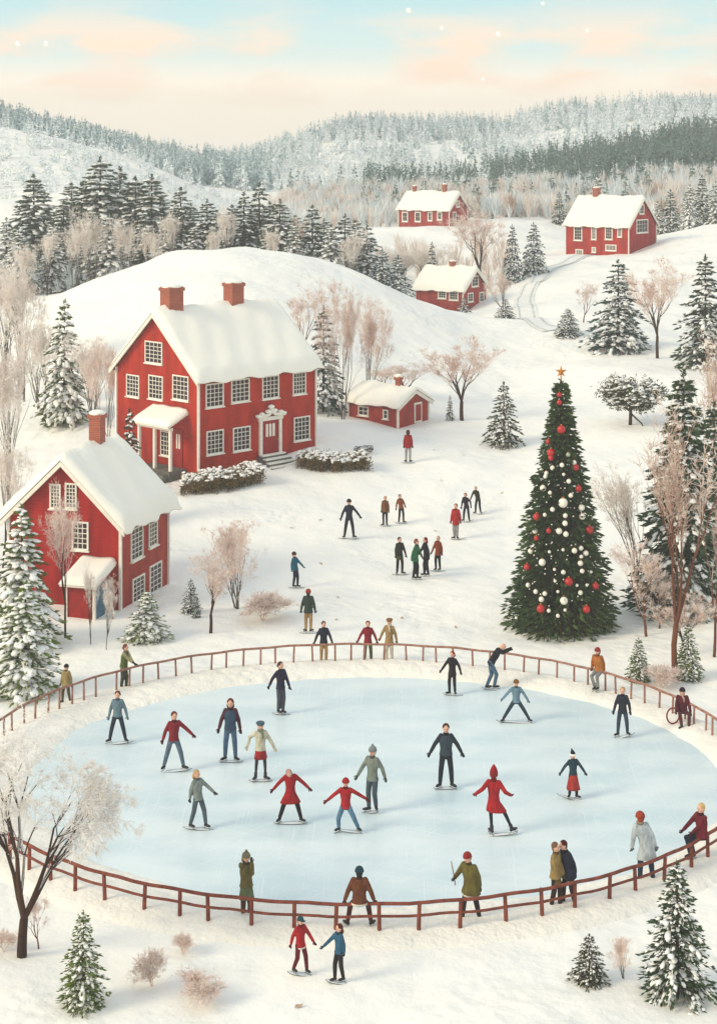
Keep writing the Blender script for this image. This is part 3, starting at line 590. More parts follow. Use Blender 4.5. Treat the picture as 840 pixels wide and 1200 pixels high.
def bare_proto(key, bark, tw, split=2, limb_snow=True, thick=1.0, frost=0, fw=.0038, **kw):
    P0, P1, R0, R1, LV, ex = bare_data(**kw); rs = np.random.RandomState(1); a = LV <= split; c = ~a
    tv, tf = segs(P0[a], P1[a], R0[a], R1[a], 6); cv, cf = segs(P0[c], P1[c], R0[c]*thick, R1[c]*thick, 3)
    me_t = npmesh('trunk', tv, tf, M[bark], smooth=True); mats = [M[tw]]; mi = np.zeros(len(cf), int)
    if frost:
        k = LV == 9; Q0 = P0[k]; Q1 = P1[k]; sel = rs.rand(len(Q0)) < frost; Q0, Q1 = Q0[sel], Q1[sel]; d = Q1-Q0; l = np.linalg.norm(d, axis=1); d /= l[:, None]
        dv, df = diamonds(Q0, d, l*1.1, np.full(len(l), fw), rs); df = df+len(cv); cv = np.concatenate([cv, dv]); cf = np.concatenate([cf, df]); mats.append(M['frost']); mi = np.concatenate([mi, np.ones(len(df), int)])
    me_c = npmesh('crown', cv, cf, mats, mi); me_s = None
    if limb_snow:
        k = (LV <= 3) & (np.abs((P1-P0)[:, 2])/(np.linalg.norm(P1-P0, axis=1)+1e-9) < .93); up = np.array([0, 0, 1.0]); r = np.minimum(R0[k], .012)
        sv, sf = segs(P0[k]+up*R0[k][:, None]*.75, P1[k]+up*R1[k][:, None]*.75, r*.7, r*.6, 5); me_s = npmesh('limb_snow', sv, sf, M['snow_tree'], smooth=True)
    BP[key] = (me_t, me_c, me_s, ex)
bare_proto('pink0', 'bark', 'tw_pink', seed=21, fork=.26, spread=.46, levels=5, r0=.015, frost=.5, kids=2, side=.45, ntw=5)
bare_proto('pink1', 'bark_g', 'tw_pink', seed=22, stems=3, fork=.16, spread=.36, levels=5, r0=.010, frost=.5, kids=2, side=.35, ntw=4)
bare_proto('pink2', 'bark_r', 'tw_pink', seed=23, fork=.22, spread=.44, levels=5, r0=.013, frost=.5, kids=2, side=.4, ntw=5)
bare_proto('frost0', 'bark', 'tw_white', seed=24, fork=.2, spread=.5, levels=5, r0=.024, weep=.13, frost=.8, kids=3, side=.48, ntw=9, fw=.0026, trop=.12, split=3, twig=.032, twr=.0011)
bare_proto('frost1', 'bark_g', 'tw_frost', seed=25, stems=3, fork=.16, spread=.34, levels=5, r0=.010, frost=.7, kids=2, side=.35, ntw=4, fw=.0045)
bare_proto('brown0', 'bark_r', 'tw_brown', seed=26, fork=.26, spread=.26, levels=5, r0=.014, frost=.4, kids=2, side=.3, ntw=2, split=3, trop=.2, fw=.003)
bare_proto('brown1', 'bark', 'tw_frost', seed=27, stems=2, fork=.26, spread=.36, levels=5, r0=.011, frost=.5, kids=2, side=.35, ntw=4, split=3)
bare_proto('brush', 'tw_brown', 'tw_pink', seed=28, stems=7, fork=.18, spread=.5, levels=3, r0=.006, limb_snow=False, frost=.6, twig=.12, ntw=4, kids=2, trop=.05, twr=.004, fw=.012)
def bare(key, px, py, top, w, label, Y=None, group=None, name='bare_tree', cat='tree', rz=None, tilt=0):
    if Y is None: p = at(px, py)
    else: X = xy(px, Y); p = Vector((X, Y, ground(X, Y)))
    H = yz(top, p.y)-p.z; R = w*p.y/F/2; t, c, s, ex = BP[key]; sx = R/ex
    o = empty(name, p, rg.uniform(0, 6.28) if rz is None else rz, label, cat, group); o.scale = (sx, sx, H)
    if tilt: o.rotation_euler = (0, tilt, 0)
    tt = link('trunk', t, o); link('crown', c, o)
    if s: link('limb_snow', s, tt)
    return o
# ------------------------------------------------------------------ trees
fir('green0', 98, 1183, 1066, 64, 'green fir with snowy boughs, alone at the bottom left of the rink')
fir('green1', 690, 1156, 1094, 50, 'small olive green fir beside the pale pink sapling below the fence')
fir('dark0', 793, 1170, 1008, 100, 'tall dark fir with heavy snow patches in the bottom right corner')
fir('green0', 748, 798, 747, 34, 'small green fir just behind the fence, left of its twin')
fir('green0', 806, 797, 732, 40, 'small green fir beside the brown tree trunk behind the fence')
fir('green1', 590, 523, 447, 50, 'lone medium fir on the snow left of the decorated tree')
fir('dark1', 527, 493, 463, 11, 'tiny thin fir beside the pink round tree')
fir('blue0', 724, 412, 303, 86, 'broad blue green snowy fir on the slope below the hill house')
fir('blue0', 665, 394, 361, 38, 'little blue fir left of the broad blue green fir')
fir('dark0', 826, 432, 298, 84, 'dark snowy fir at the right edge under the hill house')
fir('laden0', 76, 497, 350, 66, 'green fir with snow dabs behind the cottage roof')
fir('blue1', 379, 487, 357, 60, 'blue green fir standing behind the right end of the farmhouse', Y=104)
fir('blue0', 224, 719, 678, 27, 'very small dark fir left of the pink bare tree')
fir('laden0', 173, 750, 692, 56, 'snow laden little fir at the corner of the cottage')
fir('laden0', 26, 757, 590, 92, 'large snow laden fir covering the left side of the cottage', Y=64.5)
fir('laden0', 30, 828, 680, 92, 'snow laden fir in front of the larger one at the left edge', Y=59)
fir('laden1', 800, 742, 432, 128, 'very tall dark snow speckled fir at the right edge behind the brown trunk', Y=69)
fir('laden1', 836, 700, 470, 90, 'dark frosted fir touching the right picture edge', Y=74)
fir('blue0', 600, 322, 262, 30, 'left of the two dark blue firs beside the road', Y=178)
fir('blue0', 625, 318, 260, 38, 'right of the two dark blue firs beside the road', Y=180)
fir('blue1', 592, 382, 350, 26, 'small blue fir right of the half sunk house', Y=143)
fir('blue1', 543, 372, 348, 26, 'tiny blue fir in front of the half sunk house', Y=146)
fir('blue1', 506, 330, 283, 22, 'small fir behind the roof of the half sunk house', Y=172)
fir('dark1', 230, 725, 700, 12, 'tiny dark fir sprout between the bare trees')
o = fir('dark1', 152, 560, 478, 46, 'snowy dark evergreen between the cottage roof and the farmhouse', Y=82)
# grove behind the hill
grove = [(8, 255, 'frost1', 158), (22, 268, 'frost0', 150), (40, 203, 'dark0', 170), (62, 262, 'frost1', 152), (75, 235, 'dark1', 162), (96, 213, 'dark1', 172), (118, 183, 'dark0', 170), (128, 250, 'frost0', 154), (141, 195, 'dark1', 176), (159, 206, 'dark0', 168), (178, 204, 'dark0', 164), (196, 252, 'frost1', 155), (212, 219, 'dark1', 160), (228, 262, 'frost0', 152), (243, 233, 'dark0', 158), (262, 256, 'dark1', 155), (286, 225, 'dark1', 160), (304, 214, 'dark1', 162), (328, 233, 'dark0', 156), (345, 262, 'frost1', 152), (366, 240, 'dark1', 158), (388, 262, 'frost0', 150), (404, 250, 'blue1', 158), (430, 262, 'blue0', 152), (448, 290, 'blue1', 150), (466, 298, 'blue0', 150)]
ordn2 = ['first', 'third', 'fifth', 'sixth', 'eighth', 'ninth', 'eleventh', 'twelfth', 'fourteenth', 'sixteenth', 'eighteenth', 'nineteenth', 'twenty first', 'twenty second', 'twenty third', 'twenty fourth', 'last', 'fourth', 'seventh', 'tenth', 'thirteenth', 'seventeenth', 'twentieth']
ordn = ['first', 'second', 'third', 'fourth', 'fifth', 'sixth', 'seventh', 'eighth', 'ninth', 'tenth', 'eleventh', 'twelfth', 'thirteenth', 'fourteenth', 'fifteenth', 'sixteenth', 'seventeenth', 'eighteenth', 'nineteenth', 'twentieth', 'twenty first', 'twenty second', 'twenty third', 'twenty fourth', 'twenty fifth', 'twenty sixth']
for i, (px, top, k, Y) in enumerate(grove):
    X = xy(px, Y); hpx = (CH-ground(X, Y))*F/Y+HZ-top
    adj = {'f': 'frosted white', 'd': 'dark green', 'b': 'blue green'}[k[0]]
    fir(k, px, 0, top, hpx*(.78 if k in ('dark0', 'blue0', 'frost0') else .62), f'{adj} fir in the grove behind the hill crest, {ordn[i]} from the left', Y=Y, group='firs in the grove behind the hill')
for i, (px, top, Y, k) in enumerate([(700, 205, 232, 'frost1'), (655, 225, 238, 'dark1'), (785, 222, 212, 'dark1'), (808, 215, 210, 'frost0'), (822, 205, 214, 'dark0'), (838, 212, 210, 'frost1'), (572, 232, 240, 'frost1'), (548, 236, 240, 'dark1'), (770, 236, 216, 'frost1')]):
    X = xy(px, Y); hpx = (CH-ground(X, Y))*F/Y+HZ-top
    fir(k, px, 0, top, hpx*.55, ['frosted fir above the hill house roof', 'slender dark fir left of the hill house', 'dark fir just right of the hill house', 'frosted fir second right of the hill house', 'dark fir near the right edge behind the hill', 'frosted fir at the right edge behind the hill', 'frosted fir right of the farthest house', 'dark fir touching the farthest house gable', 'thin frosted fir against the hill house gable'][i], Y=Y, group='firs near the hill houses')
for i, (px, top, Y) in enumerate([(28, 232, 182), (52, 222, 184), (84, 214, 186), (106, 205, 184), (130, 212, 186), (150, 216, 182), (170, 222, 186), (188, 224, 182), (206, 236, 184), (224, 238, 182), (254, 246, 180), (272, 240, 182), (296, 240, 184), (316, 236, 182), (346, 252, 178), (380, 256, 176), (416, 258, 172), (64, 250, 166), (110, 244, 160), (168, 246, 158), (192, 238, 170), (236, 258, 165), (276, 262, 162)]):
    X = xy(px, Y); hpx = (CH-ground(X, Y))*F/Y+HZ-top
    fir('dark1' if i % 3 else 'dark0', px, 0, top, hpx*.85, 'dark fir filling the back rows of the hill grove, %s from the left' % ordn2[i], Y=Y, group='back row firs of the grove')
# bare trees
bare('frost0', 27, 1122, 828, 205, 'large frosted bare tree with dark forked trunk at the lower left edge', rz=.6, tilt=.10)
bare('pink2', 46, 1112, 1040, 40, 'small pink sapling beside the large frosted tree')
bare('pink1', 730, 1148, 1094, 48, 'pale pink sapling left of the corner fir')
bare('pink0', 541, 493, 388, 80, 'round crowned pink bare tree standing alone on the slope')
bare('pink1', 402, 492, 322, 74, 'tall pink bare tree behind the shed, left one')
bare('pink1', 430, 478, 345, 64, 'pink bare tree behind the shed roof', Y=107)
bare('pink2', 470, 480, 420, 66, 'low pink bare tree right behind the shed gable', Y=109)
bare('pink2', 448, 480, 428, 50, 'low pink bare tree behind the shed chimney', Y=110)
bare('pink2', 350, 480, 330, 46, 'pink tree rising behind the farmhouse roof', Y=112)
bare('pink1', 278, 714, 602, 108, 'wide pink bare tree in the snow right of the cottage')
bare('pink0', 247, 743, 640, 66, 'smaller pink bare tree left of the wide one')
bare('pink0', 770, 420, 296, 68, 'tall fan shaped pink tree right of the broad blue fir')
bare('pink2', 683, 378, 328, 30, 'small pink tree on the slope inside the road bend')
bare('pink0', 562, 345, 232, 68, 'frosted pink tree behind the half sunk house', Y=176)
bare('pink1', 590, 372, 320, 44, 'pink frosted bush tree right of the half sunk house', Y=152)
bare('frost1', 500, 345, 285, 44, 'pale bare tree left behind the half sunk house', Y=180)
bare('frost1', 470, 335, 290, 50, 'pale thin tree left of the half sunk house', Y=178)
bare('pink2', 757, 747, 628, 66, 'pink bare tree right of the decorated tree')
bare('pink2', 772, 738, 668, 44, 'small pink bare tree beneath the dark speckled fir')
bare('pink0', 800, 770, 690, 70, 'low pink tree behind the small fence side firs')
bare('brown1', 752, 700, 535, 74, 'slanting bare tree leaning from the dark speckled fir', tilt=-.22)
bare('brown0', 792, 797, 452, 130, 'tall brown trunked bare tree behind the fence at the right')
bare('brown0', 826, 690, 378, 90, 'tall brown bare tree at the right edge above the fir', Y=78)
bare('brown0', 836, 790, 560, 60, 'brown bare trunk cut by the right picture edge', Y=63)
bare('pink0', 77, 748, 556, 50, 'young pale tree in front of the cottage gable', Y=65.5)
bare('brown1', 107, 756, 655, 20, 'thin dark stemmed tree left of the cottage doorway', Y=64.7)
bare('brown1', 125, 766, 680, 20, 'crooked snowy little tree right of the cottage doorway', Y=64)
bare('pink2', 133, 722, 670, 26, 'pink shrub tree at the cottage corner', Y=68)
for i, (px, py, top, w_, k, t) in enumerate([(6, 470, 285, 60, 'frost1', 'tall frosted bare tree high on the left edge'), (30, 475, 300, 60, 'brown1', 'frosted brown tree second from the left edge above the cottage'), (12, 560, 380, 60, 'frost1', 'pale bare tree at the left edge beside the cottage roof'), (48, 465, 360, 50, 'frost1', 'pale bare tree left of the green dabbed fir'), (108, 470, 385, 56, 'frost1', 'frosted bare tree between the green fir and the farmhouse'), (128, 480, 395, 50, 'pink1', 'frosted pink bush tree at the farmhouse left wall'), (4, 640, 500, 54, 'brown1', 'brown bare tree at the left edge beside the cottage eave')]):
    bare(k, px, py, top, w_, t, Y=[112, 108, 88, 104, 100, 97, 76][i])
for i, (px, top, Y, k) in enumerate([(55, 262, 146, 'brown1'), (88, 255, 147, 'frost1'), (108, 240, 150, 'frost1'), (148, 250, 148, 'frost1'), (180, 262, 147, 'frost1'), (270, 235, 150, 'brown1'), (252, 262, 148, 'frost1'), (318, 262, 149, 'frost1'), (350, 250, 160, 'pink1'), (412, 266, 149, 'frost1'), (205, 240, 152, 'brown1'), (30, 280, 146, 'frost1')]):
    X = xy(px, Y); hpx = (CH-ground(X, Y))*F/Y+HZ-top
    bare(k, px, 0, top, hpx*.34, 'pale frosted bare tree among the grove firs, %s from the left' % ordn[i], Y=Y, group='bare trees in the grove')
# low brush
for px, py, top, w_, t in ((215, 1119, 1094, 26, 'tiny pinkish brush tuft, upper of those below the fence'), (178, 1158, 1112, 40, 'pinkish brush clump right of the bottom left fir'), (235, 1172, 1138, 56, 'low pinkish brush at the bottom, nearest the picture edge'), (308, 728, 694, 60, 'brown brush at the foot of the wide pink tree'), (5, 1118, 1090, 30, 'brown brush stub at the lower left edge'), (775, 806, 780, 50, 'brown brush in front of the fence side firs'), (665, 300, 292, 0, '')):
    if t: bare('brush', px, py, top, w_, t, name='brush', cat='shrub')

# snowy pine with a wide crown
p = at(738, 498); rt = empty('pine_tree', p, 0, 'small wide crowned pine with spreading limbs on the open slope', 'tree'); k = p.y/F
b = MB(); b.tube([(0, 0, -.1), (.05, 0, 30*k), (0, 0, 48*k)], [.11, .08, .05], 8); rs = np.random.RandomState(4); Pp = []; Dd = []; SPn = []
for i in range(22):
    a = 6.283*i/22; q = Vector((math.cos(a)*rs.uniform(18, 38)*k, math.sin(a)*rs.uniform(18, 36)*k, 0)); q.z = (66-34*(math.hypot(q.x, q.y)/(38*k))**1.5+rs.uniform(-7, 3))*k*.92; b.tube([(0, 0, rs.uniform(14, 40)*k), q*.5+Vector((0, 0, 8*k)), q], [.06, .04, .015], 6)
    for j in range(260):
        c = q*rs.uniform(.45, 1.05)+Vector((0, 0, 5*k))+Vector(rs.randn(3)*np.array([4.5, 4.5, 2.6])*k); Pp.append(c); d = rs.randn(3)+np.array([q.x, q.y, .6])*.5; Dd.append(d/np.linalg.norm(d))
        if j % 12 == 0: SPn.append(np.array(c)+[0, 0, .09])
b.tube([(0, 0, 14*k), (12*k, -6*k, 3*k), (14*k, -7*k, -.05)], [.06, .04, .03], 6)
b.obj('trunk', M['bark'], rt, True); Pp = np.array(Pp); Dd = np.array(Dd); v_, f_ = diamonds(Pp, Dd, rs.uniform(.14, .26, len(Pp)), rs.uniform(.05, .08, len(Pp)), rs)
cr_ = link('crown', npmesh('crown', v_, f_, M['n_olive']), rt); SPn = np.array(SPn); ones = np.ones(len(SPn)); v_, f_ = blobs(SPn, np.tile([1.0, .2, .1], (len(SPn), 1))/1.03, ones*.16, ones*.12, ones*.06, rs); link('snow_load', npmesh('snow_load', v_, f_, M['snow_tree'], smooth=True), cr_)

# ------------------------------------------------------------------ hedges in front of the farmhouse
def hedge(pts, wid, hgt, label, seed):
    rs = np.random.RandomState(seed); P = []; D = []; SPs = []; c0 = Vector(pts[0])
    L = [(Vector(pts[i+1])-Vector(pts[i])).length for i in range(len(pts)-1)]; tot = sum(L); P0 = []; P1 = []
    def pos(s):
        s *= tot
        for i, l in enumerate(L):
            if s <= l: d = (Vector(pts[i+1])-Vector(pts[i])).normalized(); return Vector(pts[i])+d*s, Vector((-d.y, d.x, 0))
            s -= l
        return Vector(pts[-1]), Vector((0, 1, 0))
    for i in range(int(tot*1500)):
        q, nn = pos(rs.rand()); ac = rs.uniform(-1, 1); hz = rs.rand()**.8; top = hgt*(.88+.1*math.sin(q.x*2.3)+.06*rs.randn()); z = top*hz
        x, y = q.x+nn.x*ac*wid/2, q.y+nn.y*ac*wid/2; g = ground(x, y); P.append((x, y, g+z)); d = rs.randn(3)*.6+np.array([nn.x*ac*.8, nn.y*ac*.8, .5]); D.append(d/np.linalg.norm(d))
        if i % 14 == 0: P0.append((x*.7+q.x*.3, y*.7+q.y*.3, g-.1)); P1.append((x, y, g+z+.05))
        if i % 26 == 0: SPs.append((x, y, g+top*rs.uniform(.94, 1.06)))
    rt = empty('hedge', (0, 0, 0), 0, label, 'hedge'); P, D, SPs, P0, P1 = map(np.array, (P, D, SPs, P0, P1))
    v, f = diamonds(P, D, rs.uniform(.08, .2, len(P)), rs.uniform(.03, .06, len(P)), rs); cr = link('crown', npmesh('crown', v, f, M['n_hedge']), rt)
    v, f = segs(P0, P1, np.full(len(P0), .012), np.full(len(P0), .006), 3); link('stems', npmesh('stems', v, f, M['bark']), rt)
    n = len(SPs); v, f = blobs(SPs, np.tile([.8, .6, 0], (n, 1)), rs.uniform(.06, .16, n), rs.uniform(.06, .13, n), rs.uniform(.04, .08, n), rs); link('snow_load', npmesh('snow_load', v, f, M['snow_tree'], smooth=True), cr)
def gp(px, py): q = at(px, py); return (q.x, q.y, 0)
hedge([gp(212, 578), gp(258, 574), gp(304, 563)], 1.3, .85, 'snow topped hedge left of the farmhouse steps', 1)
hedge([gp(350, 546), gp(385, 552), gp(432, 549)], 1.1, .75, 'snow topped hedge right of the farmhouse steps', 2)
# bent twig ring lying on the snow
p = at(426, 530); b = MB(); rs = np.random.RandomState(2)
for j in range(7):
    r1, r2, ph = .5+.06*rs.randn(), .33+.05*rs.randn(), rs.uniform(0, 6.28); pts = [(p.x+r1*math.cos(ph+t*5.2/16), p.y+r2*2*math.sin(ph+t*5.2/16), p.z+.05+.05*math.sin(t*.8+j)+.03*j) for t in range(17)]; b.tube(pts, .014, 5)
tag(b.obj('twig_ring', M['bark']), 'loose ring of bent dark twigs lying on snow right of the hedge', 'twigs')

# ------------------------------------------------------------------ decorated tree
p = at(657, 736); H = yz(441, p.y)-p.z; R = 67*p.y/F
cd, bd, _ = conifer_data(seed=40, R=R/H*1.02, tiers=46, per=24, spray=34, snow=0, leaf=.62, ragged=.13, droop=.22, z0=.035, pw=1.0)
xt = empty('christmas_tree', p, 0, 'tall dark green tree covered with red and white baubles', 'decorated tree'); xt.scale = (H, H, H)
b = MB(); b.tube([(0, 0, -.03), (0, 0, .3), (0, 0, .985)], [.02, .014, .004], 8); nb = len(b.v)
link('trunk', npmesh('trunk', np.concatenate([np.array(b.v), bd[0]]), np.concatenate([np.array([f for f in b.f if len(f) == 4]), bd[1]+nb]), M['bark']), xt)
link('crown', npmesh('crown', cd[0], cd[1], M['n_xmas']), xt)
def hang(x, y, r, nm, m, label, group, n=(14, 10)):
    px, py = 560+x/3, 420+y/3; z = yz(py, p.y-1.2); t = (z-p.z)/H; Rt = R*max(1-t, 0.03)*.95+.08
    X = xy(px, p.y-Rt*.7); dx = max(-.97, min(.97, (X-p.x)/Rt)); Yb = p.y-(Rt+.12)*math.sqrt(1-dx*dx); X = xy(px, Yb); z = yz(py, Yb); rr_ = r/3*Yb/F
    b = MB(); b.sph((0, 0, 0), rr_, *n)
    if r > 3: b.tube([(0, 0, rr_*.95), (0, 0, rr_*1.25)], rr_*.22, 8, 1)
    o = b.obj(nm, [m, M['gold']] if r > 3 else m, None, True); o.location = (X, Yb, z); tag(o, label, 'ornament', group)
nred = 0
for x, y, r in ((285, 128, 7), (285, 155, 7), (292, 250, 11), (248, 293, 8), (256, 332, 11), (256, 350, 8), (342, 383, 9), (352, 458, 9), (206, 557, 10), (390, 603, 11), (248, 606, 7), (205, 632, 7), (172, 733, 9), (318, 785, 11), (412, 800, 9), (220, 880, 11), (380, 882, 10)):
    nred += 1; hang(x, y, r*1.35, 'red_bauble', M['bauble_r'], 'shiny red bauble on the decorated tree, %s counted down from the star' % ordn[nred-1], 'red baubles on the decorated tree')
for x, y, r in ((294, 375, 6), (261, 385, 6), (240, 404, 6), (237, 415, 6), (222, 395, 6), (337, 366, 6), (318, 432, 6), (228, 456, 8), (252, 472, 5), (300, 408, 4), (325, 482, 6), (298, 508, 12), (261, 531, 6), (306, 553, 6), (363, 525, 8), (366, 556, 8), (234, 550, 5), (305, 580, 7), (284, 607, 8), (308, 618, 7), (200, 607, 7), (184, 678, 7), (225, 717, 9), (338, 676, 7), (361, 667, 6), (378, 685, 7), (362, 697, 5), (359, 720, 7), (365, 748, 6), (298, 673, 4), (299, 752, 6), (396, 751, 4), (268, 742, 4), (250, 680, 4), (270, 783, 4), (175, 797, 6), (202, 820, 6), (234, 827, 6), (222, 847, 7), (301, 852, 10), (347, 798, 4), (359, 824, 6), (382, 797, 4), (248, 887, 5), (280, 905, 5), (305, 885, 4), (134, 912, 4), (280, 820, 4)):
    hang(x, y, r*1.4, 'white_bauble', M['bauble_w'], 'cream white bauble hanging on the decorated tree', 'white baubles on the decorated tree')
hang(316, 338, 8, 'green_bauble', M['bauble_g'], 'sage green bauble high on the decorated tree', None)
rs = random.Random(8)
for i in range(70):
    t = rs.uniform(.06, .6); y = 930-t*830; hw = 200*(1-t)**.9; hang(292+rs.uniform(-.85, .85)*hw, y, rs.uniform(1.8, 3.0), 'tiny_bead', M['bauble_w'], 'tiny pale bead among the needles of the decorated tree', 'tiny beads on the decorated tree', (6, 5))
b = MB(); pts = []; sz = 7.2*p.y/F
for i in range(10): a = math.pi/2+i*math.pi/5; r = sz if i % 2 == 0 else sz*.36; pts.append((r*math.cos(a), r*math.sin(a)))
b.add([(x, -.03, z) for x, z in pts]+[(x, .03, z) for x, z in pts]+[(0, -.09, 0), (0, .09, 0)], [(i, (i+1) % 10, 20) for i in range(10)]+[(10+(i+1) % 10, 10+i, 21) for i in range(10)]+[(i, 10+i, 10+(i+1) % 10, (i+1) % 10) for i in range(10)])
b.tube([(0, 0, -sz*.4), (0, 0, -sz*1.9)], .03, 6); o = b.obj('tree_star', M['gold']); o.location = (p.x, p.y, p.z+H+sz*.75); tag(o, 'golden five pointed star on top of the decorated tree', 'star')

# ------------------------------------------------------------------ rink fence
fr = empty('rink_fence', (0, RC[1], 0), 0, 'low brown wooden rail fence curving all round the ice rink', 'fence')
def fe(a, z=0, k=1.0): return Vector((RC[0]+RC[2]*k*math.cos(a), RC[3]*k*math.sin(a), z))
rgf = random.Random(3); angs = []; base_a = [math.pi*(i+.5)/56 for i in range(56)]+[math.pi+math.pi*(i+.5)/36 for i in range(36)]
for a in base_a:
    a += rgf.uniform(-.012, .012); angs.append(a); far = math.sin(a) > -.12; h = .8+rgf.uniform(-.03, .03); tl = rgf.uniform(-.04, .04)
    b = MB(); q = fe(a); w_ = .036 if far else .05; b.tube([q+Vector((0, 0, -.2)), q+Vector((tl*.5, 0, .4)), q+Vector((tl, 0, h))], [w_*1.1, w_, w_*.95], 8); b.obj('post', M['rail_f'] if far else M['rail'], fr, True)
def railarc(a0, a1, z, r, m, nm, k=1.0, n=140, wob=.012):
    b = MB(); b.tube([fe(a0+(a1-a0)*i/n, z+wob*math.sin(i*.9)+rgf.uniform(-.004, .004), k) for i in range(n+1)], r, 8); b.obj(nm, m, fr, True)
railarc(-.12, math.pi+.12, .8, .042, M['rail_f'], 'rail'); railarc(math.pi+.12, 2*math.pi-.12, .8, .045, M['rail'], 'rail'); railarc(math.pi+.12, 2*math.pi-.12, .5, .035, M['rail'], 'lower_rail')
def fenceY(px, far):
    # where the sight line of this pixel column crosses the fence ellipse
    r = (px-420)/F; A2 = (r/RC[2])**2+1/RC[3]**2; B2 = -2*RC[1]/RC[3]**2; C2 = (RC[1]/RC[3])**2-1; D2 = max(B2*B2-4*A2*C2, 0)**.5
    return (-B2+(D2 if far else -D2))/(2*A2)

# ------------------------------------------------------------------ people
BAKE = []
def remesh(o, vox, sm=2):
    m = o.modifiers.new('r', 'REMESH'); m.mode = 'VOXEL'; m.voxel_size = vox; m.use_smooth_shade = True
    s = o.modifiers.new('s', 'SMOOTH'); s.factor = .5; s.iterations = sm; BAKE.append(o)
def ik(p0, p1, l1, l2, pole):
    d = p1-p0; L = d.length
    if L > (l1+l2)*.995: p1 = p0+d*((l1+l2)*.995/L); d = p1-p0; L = d.length
    a = (l1*l1-l2*l2+L*L)/(2*L); h = math.sqrt(max(l1*l1-a*a, 0)); dn = d/L; q = pole-dn*pole.dot(dn); q = q.normalized() if q.length > 1e-6 else Vector((1, 0, 0)); return p0+dn*a+q*h, p1
def person(px, py, h, label, yaw=0, coat='#7a1f22', legs='#3d4a57', hair='#4a2c20', hat=None, hatc='#7a2420', arms=((-.19, .44), (.19, .44)), feet=((-.07, 0), (.07, 0)), lean=(0, 0), head=(0, 0), coatlen=.04, flare=0, skirt=None, gloves=None, hairlen=0, Y=None, z=None, S=None, hip=None, runner=None, toes=None, scarf=None, trousers=True, bulk=1.0, vest=None, kneepole=None, group=None, hands=None, belt=None, elbow=None, name='person', skates=True, hyaw=None, cuffs=None):
    if Y is None: q = at(px, py); Y = q.y; X, gz = q.x, q.z
    else: X = xy(px, Y); gz = ground(X, Y) if z is None else z
    if z is not None: gz = z
    S = S or h*Y/F; rt = empty(name, (X, Y, gz), 0, label, 'person', group); V3 = Vector
    ya = math.radians(yaw); side = V3((math.cos(ya), math.sin(ya), 0)); fwd = V3((math.sin(ya), -math.cos(ya), 0)); up = V3((0, 0, 1))
    if side.x < 0: sl, sr = side, -side
    else: sl, sr = -side, side                # screen-left and screen-right shoulder directions
    def v(t): return V3((t[0], t[2] if len(t) > 2 else 0, t[1]))
    lift = .035 if skates else 0
    fl, fr_ = v(feet[0])+up*(.045+lift), v(feet[1])+up*(.045+lift)
    maxr = .462
    if hip is None:
        hx = (fl.x+fr_.x)/2; hh = min(.53, max(fl.z, fr_.z)-0.0+0*hx+math.sqrt(max(maxr**2-((fl-fr_).length/2)**2*.8, .05)))
        hipc = V3((hx, (fl.y+fr_.y)/2, hh+.02))
    else: hipc = v(hip)
    sh = hipc+V3((lean[0], lean[2] if len(lean) > 2 else 0, 0)); sh.z = hipc.z+math.sqrt(max(.295**2-(sh-hipc).length**2, .005))+(lean[1])
    spine = (sh-hipc).normalized(); hL, hR = hipc+sl*.05, hipc+sr*.05; sb = .089*(1+(bulk-1)*.45); sL, sR = sh+sl*sb-spine*.008, sh+sr*sb-spine*.008
    kp = fwd*1.0 if kneepole is None else v(kneepole)
    kL, fl = ik(hL, fl, .238, .232, kp+sl*.25); kR, fr_ = ik(hR, fr_, .238, .232, kp+sr*.25)
    aL, aR = v(arms[0]), v(arms[1]); ep = (-fwd*.7-up*.6) if elbow is None else v(elbow)
    eo = .5 if elbow is None else .1; eL, aL = ik(sL, aL, .165, .15, ep+sl*eo); eR, aR = ik(sR, aR, .165, .15, ep+sr*eo)
    nk = sh+spine*.035; hc = nk+V3((head[0], head[2] if len(head) > 2 else 0, .072+head[1])); hy = math.radians(hyaw) if hyaw is not None else ya
    hs = V3((math.cos(hy), math.sin(hy), 0)); hf = V3((math.sin(hy), -math.cos(hy), 0)); nod = (hc-nk).normalized(); hu = (nod*.5+up*.6).normalized(); hf = (hf-hu*hf.dot(hu)).normalized(); hs = hf.cross(hu)
    def s(p): return p*S
    def torso(b, g, lo=-.03, fl_=0):
        dd = spine.cross(side).normalized(); prof = [(0.0, .08, .064), (.09, .07, .055), (.19, .086, .06), (.25, .084, .053), (.285, .058, .044), (.303, .036, .034)]
        if lo < 0:
            wd_ = max(.092+fl_, (.045+abs((kL-kR).dot(side))/2*min(1, -lo/.22)+.02) if lo < -.08 else 0); prof = [(lo, wd_, .076+fl_*.8), (lo*.5, (wd_+.085)/2, .073+fl_*.4)]+prof
        elif lo > 0: prof = [(max(lo, p[0]), p[1], p[2]) for p in prof]
        rings = []
        for t, a_, c_ in prof:
            o = hipc+spine*t if t > 0 else hipc+V3((0, 0, t))*(.9)+V3(((fl.x+fr_.x)/2-hipc.x, (fl.y+fr_.y)/2-hipc.y, 0))*(-t/.5)
            rings.append([s(o+side*(a_*bulk+g)*math.cos(u)+dd*(c_*bulk+g)*math.sin(u)) for u in [2*math.pi*i/16 for i in range(16)]])
        b.loft(rings)
    def limb(b, pts, rs_): 
        b.tube([s(p_) for p_ in pts], [r_*S for r_ in rs_], 10)
        for p_, r_ in zip(pts, rs_): b.sph(s(p_), r_*S*.98, 10, 8)
    # body: one continuous mesh
    b = MB(); torso(b, -.012)
